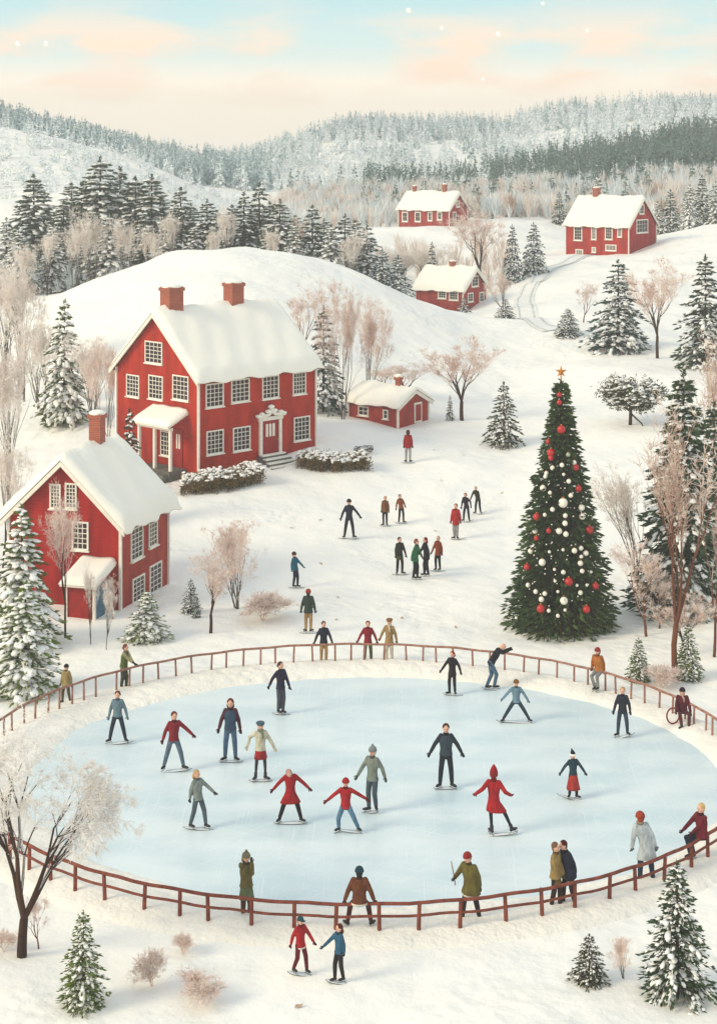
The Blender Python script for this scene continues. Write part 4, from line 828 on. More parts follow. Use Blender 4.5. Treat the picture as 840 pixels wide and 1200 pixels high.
    limb(b, (sL-sl*.016, eL, aL), (.024, .019, .015)); limb(b, (sR-sr*.016, eR, aR), (.024, .019, .015)); limb(b, (hL, kL, fl), (.036, .025, .017)); limb(b, (hR, kR, fr_), (.036, .025, .017))
    b.tube([s(sh-spine*.02), s(nk+spine*.03), s(hc)], [.034*S, .028*S, .028*S], 10); hd = 1.08
    b.ell(s(hc), (hs*.046*S*hd, hf*.054*S*hd, hu*.064*S*hd), 14, 10); b.ell(s(hc+hf*.014-hu*.03), (hs*.033*S*hd, hf*.036*S*hd, hu*.034*S*hd), 10, 8)
    b.ell(s(hc+hf*.056-hu*.008), (hs*.009*S, hf*.014*S, hu*.016*S), 8, 6)
    for k_ in (-1, 1): b.ell(s(hc+hs*.05*k_-hf*.004), (hs*.008*S, hf*.012*S, hu*.016*S), 8, 6)
    body = b.obj('body', M['skin'], rt, True); remesh(body, .0095*S, 1)
    b = MB()
    for k_ in (-1, 1): b.ell(s(hc+hs*.019*k_+hf*.055+hu*.004), (hs*.007*S, hf*.005*S, hu*.006*S), 8, 6)
    b.obj('eyes', M['eye'], rt, True); b = MB(); b.ell(s(hc+hf*.052-hu*.032), (hs*.013*S, hf*.006*S, hu*.0045*S), 8, 6); b.obj('mouth', M['mouth'], rt, True)
    # coat
    b = MB(); torso(b, .012, -coatlen, flare)
    bk = 1+(bulk-1)*.5
    limb(b, (sL-sl*.012, eL, aL+(eL-aL)*.1), (.04*bk, .034*bk, .028*bk)); limb(b, (sR-sr*.012, eR, aR+(eR-aR)*.1), (.04*bk, .034*bk, .028*bk))
    b.tube([s(sh-spine*.01), s(nk+spine*.008)], [.05*S, .037*S], 12); co = b.obj('coat' if coatlen > .03 else 'sweater', cloth(coat), rt, True); remesh(co, .0115*S, 2)
    ccol = coat.lstrip('#'); dk = '#%02x%02x%02x' % tuple(int(int(ccol[i:i+2], 16)*.6) for i in (0, 2, 4)); b = MB(); b.tube([s(nk-spine*.026), s(nk-spine*.008), s(nk+spine*.012)], [.05*S, .046*S, .038*S], 12); b.obj('collar', cloth(dk), rt, True)
    if vest:
        b = MB(); torso(b, .02, -.01); vo = b.obj('vest', cloth(vest), rt, True); remesh(vo, .013*S, 2)
    if belt:
        b = MB(); dd = spine.cross(side).normalized(); b.loft([[s(hipc+V3((0, 0, t))+side*(.099*bulk)*math.cos(u)+dd*(.085*bulk)*math.sin(u)) for u in [2*math.pi*i/16 for i in range(16)]] for t in (-coatlen-.012, -coatlen+.014)]); b.obj('hem', cloth(belt), rt, True)
    # legs
    b = MB(); dd = spine.cross(side).normalized()
    b.loft([[s(hipc+V3((0, 0, t))+side*a_*math.cos(u)+dd*c_*math.sin(u)) for u in [2*math.pi*i/14 for i in range(14)]] for t, a_, c_ in ((-.06, .075, .058), (-.01, .086, .068), (.05, .08, .062))])
    tk = .0 if trousers else -.012
    limb(b, (hL-up*.01, kL, fl+(kL-fl)*.1), (.05+tk, .043+tk, .034+tk)); limb(b, (hR-up*.01, kR, fr_+(kR-fr_)*.1), (.05+tk, .043+tk, .034+tk)); tr = b.obj('trousers' if trousers else 'tights', cloth(legs), rt, True); remesh(tr, .0115*S, 2)
    if skirt:
        sc, ln, fl2 = skirt; fm = (kL+kR)/2; b = MB(); rings = []
        for i in range(7):
            t = i/6; c_ = hipc+(V3((0, 0, .02-ln*t)))+V3(((fm.x-hipc.x)*t*.6, (fm.y-hipc.y)*t*.6, 0)); rings.append([s(c_+side*(.085+fl2*t)*(1+.07*math.sin(6*u)*t)*math.cos(u)+V3((-side.y, side.x, 0))*(.07+fl2*t)*(1+.07*math.sin(6*u)*t)*math.sin(u)) for u in [2*math.pi*j/36 for j in range(36)]])
        b.loft(rings); b.obj('skirt', cloth(sc), rt, True)
    # hands in gloves with four fingers and a thumb
    gl = gloves or dk
    for a_, e_, sd in ((aL, eL, sl), (aR, eR, sr)):
        d = (a_-e_).normalized(); n_ = (fwd-d*fwd.dot(d)); n_ = n_.normalized() if n_.length > .05 else up.cross(d).normalized(); wv = d.cross(n_).normalized(); b = MB()
        b.tube([s(a_-d*.018), s(a_+d*.012)], [.021*S, .019*S], 10); b.ell(s(a_+d*.026), (wv*.023*S, n_*.012*S, d*.026*S), 12, 8)
        for f_, ln in ((-1.5, .026), (-.5, .031), (.5, .029), (1.5, .022)):
            o0 = a_+d*.042+wv*f_*.0112; o1 = o0+d*ln*.62+n_*.004; o2 = o1+d*ln*.45+n_*.016; b.tube([s(o0-d*.01), s(o0+d*.004), s(o1), s(o2), s(o2+d*.002+n_*.004)], [.0058*S, .0062*S, .0058*S, .005*S, .002*S], 8)
        o0 = a_+d*.012+wv*.017; b.tube([s(o0), s(o0+wv*.016+d*.014), s(o0+wv*.02+d*.034+n_*.006), s(o0+wv*.02+d*.038+n_*.008)], [.008*S, .0075*S, .006*S, .002*S], 8); b.obj('hand' if gloves == 'skin' else 'glove', M['skin'] if gloves == 'skin' else cloth(gl), rt, True)
    # boots and blades
    tl = toes or (yaw if abs(math.sin(ya)) > .5 else yaw-38*(1 if math.cos(ya) > 0 else -1), yaw if abs(math.sin(ya)) > .5 else yaw+38*(1 if math.cos(ya) > 0 else -1))
    for f_, kk, ta in ((fl, kL, tl[0]), (fr_, kR, tl[1])):
        ta = math.radians(ta); td = V3((math.sin(ta), -math.cos(ta), 0)); ts_ = V3((-td.y, td.x, 0)); b = MB(); b.tube([s(f_+(kk-f_).normalized()*.06), s(f_), s(f_-up*.022)], [.031*S, .028*S, .026*S], 10)
        b.ell(s(f_-up*.02+td*.04), (td*.075*S, ts_*.027*S, up*.024*S), 12, 8); b.ell(s(f_-up*.018-td*.01), (td*.03*S, ts_*.026*S, up*.026*S), 10, 7); bo = b.obj('skate_boot' if skates else 'boot', M['boot'], rt, True)
        if skates:
            b = MB(); w_ = .004; zb = f_.z-.075
            for o_ in (-.02, .075): c_ = f_+td*o_; b.tube([s(V3((c_.x, c_.y, f_.z-.036))), s(V3((c_.x, c_.y, zb+.008)))], .006*S, 6)
            c_ = V3((f_.x, f_.y, zb)); pr = [(-.06, .012), (-.055, 0), (.11, 0), (.125, .014), (.118, .02), (.105, .01), (-.05, .012)]
            b.loft([[s(c_+td*a_+up*z_+ts_*k_) for a_, z_ in pr] for k_ in (-w_, w_)]); b.obj('blade', M['blade'], bo)
    # hair
    if hair:
        b = MB(); b.ell(s(hc+hu*.012-hf*.012), (hs*.055*S*hd, hf*.056*S*hd, hu*.062*S*hd), 14, 8, 0, 0, .52); b.ell(s(hc-hf*.024-hu*.006), (hs*.05*S*hd, hf*.036*S*hd, hu*.056*S*hd), 12, 8)
        if hairlen: 
            for k_ in (-1, 0, 1): b.tube([s(hc-hf*.03+hs*.03*k_), s(hc-hf*.045+hs*.036*k_-up*hairlen*.5), s(hc-hf*.04+hs*.026*k_-up*hairlen)], [.03*S, .03*S, .012*S], 8)
        ho = b.obj('hair', cloth(hair), rt, True); remesh(ho, .009*S, 1)
    if hat:
        b = MB(); tilt = hu; m_ = [cloth(hatc), M['white'], cloth('#e8e0cc')]
        if hat in ('beanie', 'pom', 'hood'):
            b.ell(s(hc+hu*.014-hf*.006), (hs*.061*S*hd, hf*.066*S*hd, hu*.07*S*hd), 16, 9, 0, 0, .5); b.tube([s(hc+hu*.008-hf*.006), s(hc+hu*.03-hf*.006)], [.068*S, .066*S], 16)
            if hat == 'pom': b.sph(s(hc+hu*.1), .02*S, 10, 8)
            if hat == 'hood': b.ell(s(hc-hf*.03-hu*.015), (hs*.058*S, hf*.05*S, hu*.075*S), 14, 9)
        elif hat == 'cone': b.loft([[s(hc+hu*t+(hs*math.cos(u)+hf*math.sin(u))*r_) for u in [2*math.pi*i/14 for i in range(14)]] for t, r_ in ((-.02, .062), (.03, .064), (.08, .05), (.12, .028), (.15, .008))])
        elif hat == 'cap':
            b.ell(s(hc+hu*.016), (hs*.062*S, hf*.066*S, hu*.064*S), 16, 9, 0, 0, .5); b.ell(s(hc+hu*.02+hf*.075), (hs*.045*S, hf*.05*S, hu*.008*S), 12, 6)
        elif hat == 'beret': b.ell(s(hc+hu*.045-hf*.012), (hs*.078*S, hf*.08*S, hu*.032*S), 16, 9); b.tube([s(hc+hu*.015), s(hc+hu*.035)], [.064*S, .062*S], 14)
        elif hat == 'elf':
            b.loft([[s(hc+hu*t+hs*t*t*1.5+(hs*math.cos(u)+hf*math.sin(u))*r_) for u in [2*math.pi*i/14 for i in range(14)]] for t, r_ in ((.01, .062), (.06, .052), (.11, .03), (.16, .006))])
        hb = b.obj('hat', cloth(hatc), rt, True)
        if hat == 'elf':
            b = MB(); b.tube([s(hc+hu*.0), s(hc+hu*.012), s(hc+hu*.03), s(hc+hu*.04)], [.062*S, .074*S, .074*S, .062*S], 16); b.obj('fur_trim', M['frost'], hb, True)
    if scarf:
        b = MB(); b.tube([s(nk-up*.012), s(nk+up*.004), s(nk+up*.022)], [.048*S, .056*S, .044*S], 14); b.tube([s(nk+fwd*.045), s(nk+fwd*.065-up*.06+sr*.03), s(nk+fwd*.07-up*.13+sr*.035)], [.02*S, .02*S, .016*S], 8); so = b.obj('scarf', cloth(scarf), rt, True)
    if runner:  # thin pale board with a dark rim under both feet
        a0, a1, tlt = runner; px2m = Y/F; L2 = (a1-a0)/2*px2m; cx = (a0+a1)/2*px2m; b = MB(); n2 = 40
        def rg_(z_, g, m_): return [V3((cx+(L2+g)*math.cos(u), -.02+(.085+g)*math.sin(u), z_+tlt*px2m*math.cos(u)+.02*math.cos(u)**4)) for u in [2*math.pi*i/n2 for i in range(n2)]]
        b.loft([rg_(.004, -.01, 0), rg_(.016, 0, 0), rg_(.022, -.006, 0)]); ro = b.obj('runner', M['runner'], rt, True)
        b = MB(); r1 = rg_(.018, .002, 0); b.tube(r1+[r1[0], r1[1]], .007, 6); b.obj('board_rim', M['rim'], ro, True)
    return dict(root=rt, S=S, aL=aL, aR=aR, hc=hc, X=X, Y=Y, z=gz)
R_ = person; NV = '#262a3a'; BK = '#23242a'
# on the snow
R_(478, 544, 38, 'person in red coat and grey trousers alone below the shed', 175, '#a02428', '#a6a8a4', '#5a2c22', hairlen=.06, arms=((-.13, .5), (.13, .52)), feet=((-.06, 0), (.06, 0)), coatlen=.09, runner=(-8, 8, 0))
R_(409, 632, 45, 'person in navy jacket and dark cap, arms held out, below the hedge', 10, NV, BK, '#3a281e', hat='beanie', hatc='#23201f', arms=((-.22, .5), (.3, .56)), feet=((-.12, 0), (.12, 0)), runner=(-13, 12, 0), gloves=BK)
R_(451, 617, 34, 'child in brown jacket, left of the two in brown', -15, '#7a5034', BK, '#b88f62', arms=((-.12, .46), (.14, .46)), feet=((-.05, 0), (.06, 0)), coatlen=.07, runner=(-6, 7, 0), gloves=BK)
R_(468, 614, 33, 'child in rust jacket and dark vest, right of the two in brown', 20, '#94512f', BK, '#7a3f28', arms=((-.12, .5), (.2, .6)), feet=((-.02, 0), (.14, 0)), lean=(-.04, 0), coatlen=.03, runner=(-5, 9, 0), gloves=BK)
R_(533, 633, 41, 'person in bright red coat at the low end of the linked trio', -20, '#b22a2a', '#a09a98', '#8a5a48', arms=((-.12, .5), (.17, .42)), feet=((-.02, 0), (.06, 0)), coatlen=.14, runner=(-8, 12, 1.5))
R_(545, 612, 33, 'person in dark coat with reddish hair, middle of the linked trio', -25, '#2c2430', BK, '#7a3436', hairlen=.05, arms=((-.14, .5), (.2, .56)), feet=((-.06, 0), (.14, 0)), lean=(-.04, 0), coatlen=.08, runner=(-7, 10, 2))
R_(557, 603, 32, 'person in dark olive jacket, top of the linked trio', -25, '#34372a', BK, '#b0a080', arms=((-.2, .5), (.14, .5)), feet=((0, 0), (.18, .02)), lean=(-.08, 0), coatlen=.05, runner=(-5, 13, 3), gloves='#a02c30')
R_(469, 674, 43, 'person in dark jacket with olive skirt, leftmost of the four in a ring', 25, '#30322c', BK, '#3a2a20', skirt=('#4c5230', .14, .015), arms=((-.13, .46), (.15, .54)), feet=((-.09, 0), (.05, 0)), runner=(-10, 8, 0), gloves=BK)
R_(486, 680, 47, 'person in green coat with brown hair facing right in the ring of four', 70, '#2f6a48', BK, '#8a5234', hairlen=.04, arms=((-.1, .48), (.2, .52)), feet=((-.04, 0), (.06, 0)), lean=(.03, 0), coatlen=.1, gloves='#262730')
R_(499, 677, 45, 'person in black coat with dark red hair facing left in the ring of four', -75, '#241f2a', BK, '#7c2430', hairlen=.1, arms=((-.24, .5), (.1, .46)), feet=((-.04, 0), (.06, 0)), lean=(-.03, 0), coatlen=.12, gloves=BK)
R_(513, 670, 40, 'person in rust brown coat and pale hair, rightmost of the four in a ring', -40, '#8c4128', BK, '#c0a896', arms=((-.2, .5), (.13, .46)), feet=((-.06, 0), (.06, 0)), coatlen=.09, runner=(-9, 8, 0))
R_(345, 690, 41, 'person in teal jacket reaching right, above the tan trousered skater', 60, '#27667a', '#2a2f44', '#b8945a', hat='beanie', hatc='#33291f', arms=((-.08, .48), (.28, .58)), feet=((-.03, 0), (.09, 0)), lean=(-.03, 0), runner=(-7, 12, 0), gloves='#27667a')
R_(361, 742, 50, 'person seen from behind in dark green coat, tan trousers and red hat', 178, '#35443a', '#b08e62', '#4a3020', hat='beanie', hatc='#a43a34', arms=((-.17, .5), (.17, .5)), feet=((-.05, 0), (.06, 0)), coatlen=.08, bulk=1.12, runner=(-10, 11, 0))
# behind the far fence
def farY(px): return fenceY(px, True)+.35
R_(379, 0, 50, 'person in navy sweater and tan trousers leaning on the far rail', 15, NV, '#b8925e', '#5c3424', arms=((-.22, .5, -.1), (.22, .5, -.1)), feet=((-.05, 0), (.06, 0)), Y=farY(379), S=1.55, gloves=NV, skates=False)
R_(432, 0, 48, 'person in dark red coat behind the far rail, joined hands with neighbour', 0, '#93242c', '#55603c', '#7a4030', arms=((-.3, .44), (.2, .5)), feet=((-.1, 0), (.06, 0)), Y=farY(432), S=1.55, skates=False)
R_(456, 0, 50, 'person in mustard coat and flat cap behind the far rail', -20, '#a8885a', '#e0d4c0', '#7a5a40', hat='beret', hatc='#8a6238', arms=((-.2, .56), (.18, .44)), feet=((-.06, 0), (.06, 0)), Y=farY(456), S=1.65, coatlen=.12, skates=False, scarf='#e0d0b4')
R_(145, 0, 50, 'person in green vest leaning over the fence near the cottage', 65, '#a29872', '#4a4a3a', '#7a3c28', hairlen=.03, vest='#5c6a34', arms=((.26, .6, -.1), (.32, .56, -.3)), lean=(.04, 0), feet=((-.05, 0), (.06, 0)), Y=farY(145)-.05, S=1.6, gloves=BK, skates=False)
R_(78, 0, 44, 'small person in tan coat and black cap by the fence at far left', -30, '#a08a5c', '#5a4c34', '#2c2420', hat='beanie', hatc='#1f1d1d', arms=((-.16, .4), (.16, .4)), feet=((-.1, 0), (.1, 0)), Y=farY(78)+.5, S=1.3, coatlen=.1, bulk=1.15, skates=False)
# skaters on the ice
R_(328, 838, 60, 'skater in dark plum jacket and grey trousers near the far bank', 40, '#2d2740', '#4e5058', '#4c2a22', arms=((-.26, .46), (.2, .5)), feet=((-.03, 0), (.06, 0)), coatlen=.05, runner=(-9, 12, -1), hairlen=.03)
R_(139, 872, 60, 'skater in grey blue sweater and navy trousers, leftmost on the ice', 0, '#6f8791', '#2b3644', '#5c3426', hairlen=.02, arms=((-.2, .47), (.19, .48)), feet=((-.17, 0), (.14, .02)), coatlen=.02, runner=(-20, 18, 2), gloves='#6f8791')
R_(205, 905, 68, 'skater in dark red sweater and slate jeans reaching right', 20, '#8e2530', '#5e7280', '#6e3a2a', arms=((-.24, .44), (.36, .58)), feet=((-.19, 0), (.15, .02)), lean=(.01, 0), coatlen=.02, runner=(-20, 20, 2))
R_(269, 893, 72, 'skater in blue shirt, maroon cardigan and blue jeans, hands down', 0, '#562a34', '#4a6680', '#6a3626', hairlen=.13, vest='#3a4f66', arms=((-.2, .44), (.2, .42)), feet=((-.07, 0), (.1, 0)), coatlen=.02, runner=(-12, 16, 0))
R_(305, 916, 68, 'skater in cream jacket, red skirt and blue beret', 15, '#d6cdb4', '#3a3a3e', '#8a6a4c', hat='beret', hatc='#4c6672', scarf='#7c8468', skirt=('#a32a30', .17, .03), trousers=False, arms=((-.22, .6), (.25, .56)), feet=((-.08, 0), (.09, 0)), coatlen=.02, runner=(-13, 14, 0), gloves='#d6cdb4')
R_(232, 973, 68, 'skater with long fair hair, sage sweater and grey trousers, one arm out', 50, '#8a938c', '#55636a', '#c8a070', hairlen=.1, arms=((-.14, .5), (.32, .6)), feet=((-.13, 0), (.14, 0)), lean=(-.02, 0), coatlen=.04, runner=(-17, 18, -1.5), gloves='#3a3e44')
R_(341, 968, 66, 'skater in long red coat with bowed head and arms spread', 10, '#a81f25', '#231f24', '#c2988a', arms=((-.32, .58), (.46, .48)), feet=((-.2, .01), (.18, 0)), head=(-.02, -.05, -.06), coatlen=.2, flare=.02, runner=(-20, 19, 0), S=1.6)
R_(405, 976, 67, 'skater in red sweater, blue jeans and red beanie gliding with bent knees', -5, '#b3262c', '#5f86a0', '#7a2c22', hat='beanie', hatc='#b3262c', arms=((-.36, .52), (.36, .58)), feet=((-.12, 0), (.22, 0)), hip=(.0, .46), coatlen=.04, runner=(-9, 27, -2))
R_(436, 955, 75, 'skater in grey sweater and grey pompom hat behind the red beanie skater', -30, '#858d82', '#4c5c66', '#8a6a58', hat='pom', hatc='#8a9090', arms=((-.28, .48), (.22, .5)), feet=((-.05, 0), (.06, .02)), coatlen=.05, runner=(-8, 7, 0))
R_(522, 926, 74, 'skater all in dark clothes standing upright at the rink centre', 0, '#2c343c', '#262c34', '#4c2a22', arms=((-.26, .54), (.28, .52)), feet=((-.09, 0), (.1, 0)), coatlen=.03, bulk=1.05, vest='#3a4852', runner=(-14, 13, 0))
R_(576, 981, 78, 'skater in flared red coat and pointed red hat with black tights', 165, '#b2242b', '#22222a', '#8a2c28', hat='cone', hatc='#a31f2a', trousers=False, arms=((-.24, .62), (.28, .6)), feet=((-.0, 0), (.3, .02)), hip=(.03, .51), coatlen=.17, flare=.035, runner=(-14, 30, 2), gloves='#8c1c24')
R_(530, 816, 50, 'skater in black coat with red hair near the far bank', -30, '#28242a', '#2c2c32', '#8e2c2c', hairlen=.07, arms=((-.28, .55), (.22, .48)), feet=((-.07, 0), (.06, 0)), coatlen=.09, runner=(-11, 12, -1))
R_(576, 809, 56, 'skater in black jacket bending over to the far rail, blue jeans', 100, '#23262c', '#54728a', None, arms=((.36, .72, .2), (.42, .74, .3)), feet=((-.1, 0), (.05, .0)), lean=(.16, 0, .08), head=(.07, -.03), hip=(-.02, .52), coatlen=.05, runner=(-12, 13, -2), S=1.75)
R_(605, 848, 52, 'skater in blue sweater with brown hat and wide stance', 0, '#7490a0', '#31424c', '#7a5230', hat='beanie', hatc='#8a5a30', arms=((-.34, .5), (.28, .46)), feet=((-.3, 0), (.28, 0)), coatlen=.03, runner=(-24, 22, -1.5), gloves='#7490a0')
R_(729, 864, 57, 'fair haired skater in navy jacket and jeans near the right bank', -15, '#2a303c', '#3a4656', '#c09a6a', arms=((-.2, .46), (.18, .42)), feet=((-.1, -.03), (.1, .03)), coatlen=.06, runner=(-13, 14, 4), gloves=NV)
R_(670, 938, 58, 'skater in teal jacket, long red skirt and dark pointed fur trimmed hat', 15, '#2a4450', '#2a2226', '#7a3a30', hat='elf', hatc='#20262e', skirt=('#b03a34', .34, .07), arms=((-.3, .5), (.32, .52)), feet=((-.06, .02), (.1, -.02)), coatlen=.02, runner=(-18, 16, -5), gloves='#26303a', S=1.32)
# sitting on and leaning at the fence
fy = fenceY(702, True); R_(702, 0, 0, 'person in orange brown coat and red hat sitting on the far rail', -35, '#a8622e', '#8c8c88', '#d8c8b8', hat='hood', hatc='#94302e', Y=fy, z=0, S=1.6, hip=(0, .53), arms=((-.16, .56), (.1, .5)), feet=((-.13, .14, -.2), (-.06, .14, -.2)), lean=(-.04, 0), kneepole=(-1, 0, -1), coatlen=.04, bulk=1.2, gloves='#4c2a26', vest='#b87036')
fy = fenceY(797, True); pr = R_(799, 0, 0, 'person in maroon coat and dark headscarf sitting low against the far fence at right', -10, '#5c2028', '#5a3230', '#2a1a1c', hat='hood', hatc='#2e1c22', Y=fy-.35, z=.12, S=1.55, hip=(0, .27), arms=((-.16, .3, -.16), (.14, .28, -.16)), feet=((-.07, 0, -.3), (.08, 0, -.3)), kneepole=(0, 1, -.5), coatlen=.03, bulk=1.25, scarf='#c8a090', gloves='#5c2028', skates=False)
b = MB(); c_ = Vector((xy(788, fy-.5), fy-.5, .42)); b.tube([c_+Vector((.2*math.cos(t*.2618), -.05*math.sin(t*.2618), .27*math.sin(t*.2618))) for t in range(25)], .026, 8)
tag(b.obj('sled', cloth('#8c2a26'), None, True), 'small round red hoop sled leaning against the maroon coated sitter', 'sled')
fy = fenceY(822, False); R_(820, 0, 0, 'fair haired person in maroon sweater sitting on the near rail at right', -60, '#6c1e2c', '#1f2438', '#d8b480', Y=fy, z=0, S=1.75, hip=(.03, .5), lean=(-.02, 0), arms=((-.27, .56), (-.15, .5)), feet=((-.13, .1, .1), (-.08, .1, .1)), kneepole=(-1, .2, .6), coatlen=.03, bulk=1.1)
R_(757, 0, 0, 'person in long pale grey coat and red hat standing at the near fence', 200, '#bfc6c8', '#26384c', '#a04a34', hat='beanie', hatc='#a2402c', scarf='#a08a6c', Y=fenceY(757, False)+.55, z=0, S=1.85, arms=((-.2, .52), (.14, .5)), feet=((-.09, .0), (.09, -.0)), lean=(-.08, 0), coatlen=.2, flare=.01, bulk=1.1, gloves='#6a7274')
c1 = R_(648, 0, 0, 'person in camel coat facing the navy coated partner, left of the pair', 60, '#9c8250', '#3a2a24', '#7a5844', Y=fenceY(648, False)+.5, z=0, S=1.65, arms=((.12, .6, .12), (.16, .52)), feet=((-.03, 0), (.1, 0)), coatlen=.06, skirt=('#7e6638', .18, .0), bulk=1.1)
R_(667, 0, 0, 'person in navy cloak coat with dark hair, right of the close pair', -65, '#22293a', '#3a2426', '#4a1e22', Y=fenceY(667, False)+.45, z=0, S=1.65, arms=((-.14, .58), (.1, .5)), feet=((-.1, 0), (.08, 0)), lean=(-.05, 0), head=(-.03, 0), coatlen=.09, bulk=1.35)
st = R_(552, 0, 0, 'person in olive coat and red beanie holding a raised stick at the near fence', -35, '#6c6230', '#2a2226', '#8a2c28', hat='beanie', hatc='#9a2a2c', Y=fenceY(552, False)+.5, z=0, S=1.66, arms=((-.25, .68, -.06), (.14, .48)), feet=((-.13, 0), (.12, 0)), lean=(-.03, 0), head=(-.02, 0), coatlen=.13, bulk=1.3, belt='#e0d8c8')
h_ = (st['aL']+Vector((-.005, -.01, .03)))*st['S']+Vector((st['X'], st['Y'], st['z'])); b = MB(); b.tube([h_+Vector((.03, 0, -.22)), h_, h_+Vector((-.07, 0, .36))], [.012, .013, .01], 8)
tag(b.obj('walking_stick', M['rail'], None, True), 'thin reddish stick held upright by the olive coated person', 'stick')
R_(421, 0, 0, 'person in brown jacket and dark teal beanie sitting on the near rail, back view', 180, '#6e3f28', '#5a2c26', '#2c2622', hat='beanie', hatc='#23414c', Y=fenceY(421, False), z=0, S=1.65, hip=(0, .55), arms=((-.22, .52), (.22, .52)), feet=((-.17, .1, .12), (.17, .1, .12)), kneepole=(0, 0, 1), coatlen=.05, bulk=1.2, belt='#e4d9c6')
R_(288, 0, 0, 'person in olive parka and green skirt with hands raised to knitted hat', 25, '#6e6238', '#54362e', '#a48862', hat='pom', hatc='#7c765c', Y=fenceY(288, False)+.6, z=0, S=1.62, arms=((-.07, .87, -.04), (.09, .89, -.04)), elbow=(0, -.8, -.6), feet=((-.04, 0), (.06, 0)), coatlen=.03, skirt=('#6c7450', .22, .035), bulk=1.1, hairlen=.1)
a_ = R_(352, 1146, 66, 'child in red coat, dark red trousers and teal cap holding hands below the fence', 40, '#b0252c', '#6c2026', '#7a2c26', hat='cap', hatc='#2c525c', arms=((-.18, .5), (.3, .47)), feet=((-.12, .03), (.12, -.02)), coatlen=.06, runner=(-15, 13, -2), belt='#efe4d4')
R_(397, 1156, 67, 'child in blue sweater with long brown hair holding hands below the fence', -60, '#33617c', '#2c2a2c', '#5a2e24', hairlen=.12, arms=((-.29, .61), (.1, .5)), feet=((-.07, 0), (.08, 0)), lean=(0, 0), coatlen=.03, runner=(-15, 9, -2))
# bake the remeshed surfaces
dg = bpy.context.evaluated_depsgraph_get(); dg.update()
for o in BAKE:
    me = bpy.data.meshes.new_from_object(o.evaluated_get(dg), depsgraph=dg); me.name = o.name; o.modifiers.clear(); o.data = me

# ------------------------------------------------------------------ distant forests (uncountable masses)
def stamp(name, tmpl, Pz, Sx, Sz, m, label, cat, rs):
    Vs = []; Fs = []; off = 0; ang = rs.uniform(0, 6.28, len(Pz)); pick = rs.randint(0, len(tmpl), len(Pz))
    for k, (tv, tf) in enumerate(tmpl):
        I = np.where(pick == k)[0]; c, s_ = np.cos(ang[I])[:, None], np.sin(ang[I])[:, None]
        X = (tv[None, :, 0]*c-tv[None, :, 1]*s_)*Sx[I][:, None]+Pz[I, 0:1]; Y = (tv[None, :, 0]*s_+tv[None, :, 1]*c)*Sx[I][:, None]+Pz[I, 1:2]; Z = tv[None, :, 2]*Sz[I][:, None]+Pz[I, 2:3]
        Vs.append(np.stack([X, Y, Z], -1).reshape(-1, 3)); Fs.append((tf[None]+np.arange(len(I))[:, None, None]*len(tv)).reshape(-1, 4)+off); off += len(I)*len(tv)
    o = link(name, npmesh(name, np.concatenate(Vs), np.concatenate(Fs), m)); tag(o, label, cat, kind='stuff'); return o
def far_tmpl(seed, n=46, R=.2):
    rs = np.random.RandomState(seed); t = rs.uniform(0, 1, n)**1.1; a = rs.uniform(0, 6.28, n); r = R*(1-t)**.9
    P = np.stack([np.cos(a)*r*.25, np.sin(a)*r*.25, .05+t*.9], -1); D = np.stack([np.cos(a), np.sin(a), rs.uniform(-.9, -.1, n)], -1); D /= np.linalg.norm(D, axis=1, keepdims=True)
    v, f = diamonds(P, D, r*1.15+.03, .05+.08*(1-t), rs); b_, g_ = segs(np.array([[0, 0, -.08]]), np.array([[0, 0, 1.0]]), np.array([.02]), np.array([.003]), 4); return np.concatenate([v, b_]), np.concatenate([f, g_+len(v)])
TM = [far_tmpl(s_) for s_ in range(8)]
TMS = [far_tmpl(s_+30, 26, .21) for s_ in range(6)]
def scatter(n, Y0, Y1, x0, x1, rs, dens=None):
    Y = np.sqrt(rs.uniform(Y0**2, Y1**2, n)); px = rs.uniform(x0, x1, n)
    if dens is not None: k = rs.rand(n) < dens(px, Y); Y, px = Y[k], px[k]
    X = (px-420)*Y/F; return np.stack([X, Y, zt(X, Y)-.1], -1), px
M['f_white'] = mat('frost_haze_needles', '#d4dcdc', .9, '#ecefef', .3, spec=.1); M['f_grey'] = mat('grey_green_needles', '#8fa8a8', .9, '#b4c4c4', .3, spec=.1); M['f_teal'] = mat('teal_needles', '#50685f', .9, '#74897e', .3, spec=.1)  # pale ridge firs: frost, plus distance haze put into the colour
rs = np.random.RandomState(77)
def patchy(x, Y, lo=.15): v = np.sin(x*.021+Y*.031)+np.sin(x*.013-Y*.047+2)+.8*np.sin(x*.05+Y*.02+1); return np.clip(.5+v*.45, lo, 1)
def hh(n, a, b_): return rs.uniform(a, b_, n)
P, px = scatter(1800, 335, 420, -160, 420, rs, lambda x, Y: np.clip((330-x)/60, .0, 1)); h = hh(len(P), 4.2, 7.4)
stamp('forest', TM, P, h*.95, h, M['f_grey'], 'grey green fir forest along the left far ridge', 'forest', rs)
P, px = scatter(1500, 335, 420, -160, 420, rs, lambda x, Y: np.clip((330-x)/60, .0, 1)); h = hh(len(P), 4, 6.6)
stamp('forest', TM, P, h*1.1, h, M['f_white'], 'frost white firs mixed through the left far ridge', 'forest', rs)
P, px = scatter(6500, 400, 600, 190, 1020, rs, lambda x, Y: np.where(Y > 500, 1, .28)*patchy(x, Y, .4)); h = hh(len(P), 4, 7)
stamp('forest', TM, P, h, h, M['f_white'], 'frost white fir forest over the far right ridges', 'forest', rs)
P, px = scatter(3200, 400, 600, 190, 1020, rs, lambda x, Y: np.where(Y > 510, 1, .12)*patchy(x, Y, .25)); h = hh(len(P), 4.2, 7.5)
stamp('forest', TM, P, h*.8, h, M['f_grey'], 'grey green firs mixed over the far right ridges', 'forest', rs)
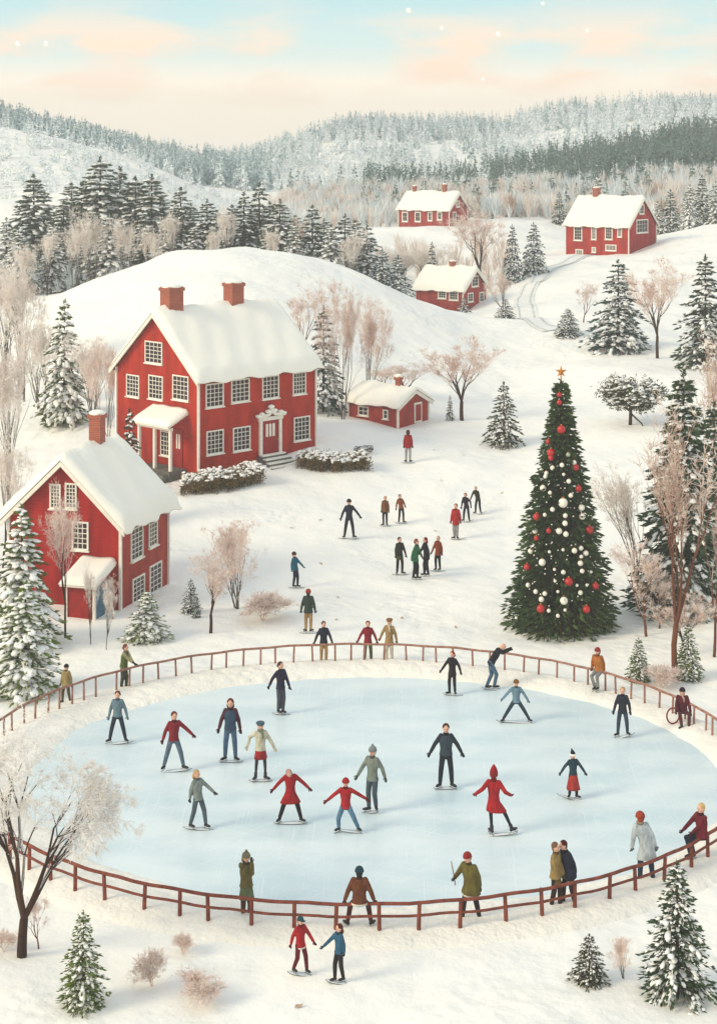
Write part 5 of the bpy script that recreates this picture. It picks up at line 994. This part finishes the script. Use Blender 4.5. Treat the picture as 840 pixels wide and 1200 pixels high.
P, px = scatter(2200, 300, 390, 330, 1020, rs, lambda x, Y: np.where(x > 560, np.clip(.25+(x-560)/220, 0, 1), np.where(x > 430, .55*(Y < 345), .2*(Y < 330)))); h = hh(len(P), 3.6, 6.0)+2.4*np.clip((px-560)/260, 0, 1)
stamp('forest', TM, P, h*.9, h, M['f_teal'], 'dark teal fir forest on the slope behind the hill houses', 'forest', rs)
P, px = scatter(1100, 290, 400, 330, 1020, rs); h = hh(len(P), 2.6, 5)
stamp('forest', TMS, P, h, h, M['f_white'], 'snow covered firs among the dark forest slope', 'forest', rs)
P, px = scatter(900, 205, 262, -120, 300, rs, lambda x, Y: .75+0*x); h = hh(len(P), 1.0, 3.0)
stamp('saplings', TMS, P, h, h, M['f_white'], 'sparse frosted saplings on the smooth left hill', 'saplings', rs)
def vase_tmpl(seed, n=130):
    rs = np.random.RandomState(seed); a = rs.uniform(0, 6.28, n); sp = rs.uniform(0, .3, n); z0 = rs.uniform(0, .55, n); z1 = z0+rs.uniform(.15, .45, n); z1 = np.minimum(z1, 1-sp*.6)
    P0 = np.stack([np.cos(a)*sp*z0, np.sin(a)*sp*z0, z0], -1); P1 = np.stack([np.cos(a)*sp*z1*1.3, np.sin(a)*sp*z1*1.3, z1], -1)+rs.randn(n, 3)*.03; d = P1-P0; L = np.linalg.norm(d, axis=1); return diamonds(P0, d/L[:, None], L, rs.uniform(.008, .022, n), rs)
VT = [vase_tmpl(s_) for s_ in range(6)]
M['b_pink'] = mat('pinkish_thicket', '#e2d0c3', .95, '#f1e9e1', .4, spec=.1); M['b_brown'] = mat('brown_thicket', '#bc9a84', .95, '#a58572', .4, spec=.1)
P, px = scatter(1200, 240, 300, 300, 1000, rs, lambda x, Y: np.clip((x-300)/90, 0, 1)*np.where((x > 660) & (x < 765), .3, 1)); h = hh(len(P), 2.6, 5.0)
stamp('thicket', VT, P, h, h, M['b_pink'], 'pale pinkish bare thicket behind the farthest house', 'thicket', rs)
P, px = scatter(210, 250, 310, 420, 1000, rs); h = hh(len(P), 3.0, 6.0)
stamp('forest', TM, P, h*.95, h, M['f_teal'], 'scattered dark firs standing in the pale thicket', 'forest', rs)
P, px = scatter(900, 238, 300, 330, 1000, rs); h = hh(len(P), 2.6, 5.2)
stamp('thicket', VT, P, h*1.1, h, M['f_white'], 'white frosted brush mixed behind the farthest house', 'thicket', rs)
P, px = scatter(220, 240, 292, 345, 1000, rs); h = hh(len(P), 2.6, 4.8)
stamp('thicket', VT, P, h*.9, h, M['b_brown'], 'brown bare thicket mixed behind the farthest house', 'thicket', rs)
P, px = scatter(420, 150, 190, -40, 470, rs); h = hh(len(P), 1.6, 3.4)
stamp('thicket', VT, P, h, h, M['f_white'], 'frosted undergrowth between the grove firs', 'thicket', rs)
P, px = scatter(110, 176, 208, 440, 600, rs, lambda x, Y: np.where(Y < 190, .7, .25)); h = hh(len(P), 2, 4.5)
stamp('thicket', VT, P, h, h, M['b_pink'], 'pale bare brush around the half sunk house', 'thicket', rs)

# tree tops and posts share the air: snowflakes drifting and fallen leaves
for i, (x, y) in enumerate(((22, 51), (55, 51), (479, 12), (584, 40), (688, 36), (636, 4), (566, 93), (518, 33))):
    D_f = 24.0; b = MB(); b.sph((0, 0, 0), .036 if i < 4 else .026, 10, 8); o = b.obj('snowflake', M['snow_tree'], None, True); o.location = (xy(x, D_f), D_f, yz(y, D_f)); tag(o, 'small white snowflake drifting in the sky, %s' % ['leftmost of all', 'second from the left', 'above the cloud near the picture middle', 'between the middle and the right hill', 'rightmost of all', 'cut by the top edge at the right', 'lowest of the right hand flakes', 'between the two middle flakes'][i], 'snowflake', 'snowflakes in the sky')
rl = random.Random(4)
for i, (x, y) in enumerate(((340, 620), (374, 612), (378, 663), (394, 727), (470, 726), (534, 738), (507, 528), (541, 534), (516, 564), (587, 579), (512, 623), (395, 700), (345, 1186), (481, 413))):
    q = at(x, y); b = MB(); b.add([(0, 0, .0), (.06, .05, .03), (.16, .02, .02), (.22, .0, .05), (.15, -.06, .03), (.05, -.05, .015)], [(0, 1, 2), (2, 3, 4), (0, 2, 4), (0, 4, 5)]); o = b.obj('fallen_leaf', M['leaf']); o.location = q+Vector((0, 0, .02)); o.rotation_euler = (rl.uniform(-.3, .3), 0, rl.uniform(0, 6)); tag(o, 'dry tan leaf on the open snow, %s' % ['beside the navy jacket skater', 'just right of the teal jacketed skater', 'right of the green coated skater in red hat', 'between the far rail and tan trousered figure', 'above the mustard coated figure at the rail', 'midway between the far rail and decorated tree', 'right of the lone red coated person', 'farther right of the lone red coated person', 'above the linked trio', 'right of the linked trio', 'left of the red coat in the linked trio', 'above the dark red coat at the rail', 'nearest the bottom of the picture', 'high on the slope beside the shed'][i], 'leaf', 'fallen leaves on the snow')

# ------------------------------------------------------------------ haze
hb = MB(); hb.box((-620, -6, -14), (620, 960, 46)); hz_ = hb.obj('haze', []); tag(hz_, kind='stuff')
hm = bpy.data.materials.new('haze'); hm.use_nodes = True; t = hm.node_tree; t.nodes.clear(); o_ = t.nodes.new('ShaderNodeOutputMaterial'); pv = t.nodes.new('ShaderNodeVolumePrincipled')
pv.inputs['Color'].default_value = (.99, .99, .99, 1); pv.inputs['Density'].default_value = .0009; pv.inputs['Anisotropy'].default_value = .2; t.links.new(pv.outputs[0], o_.inputs['Volume']); hz_.data.materials.append(hm)
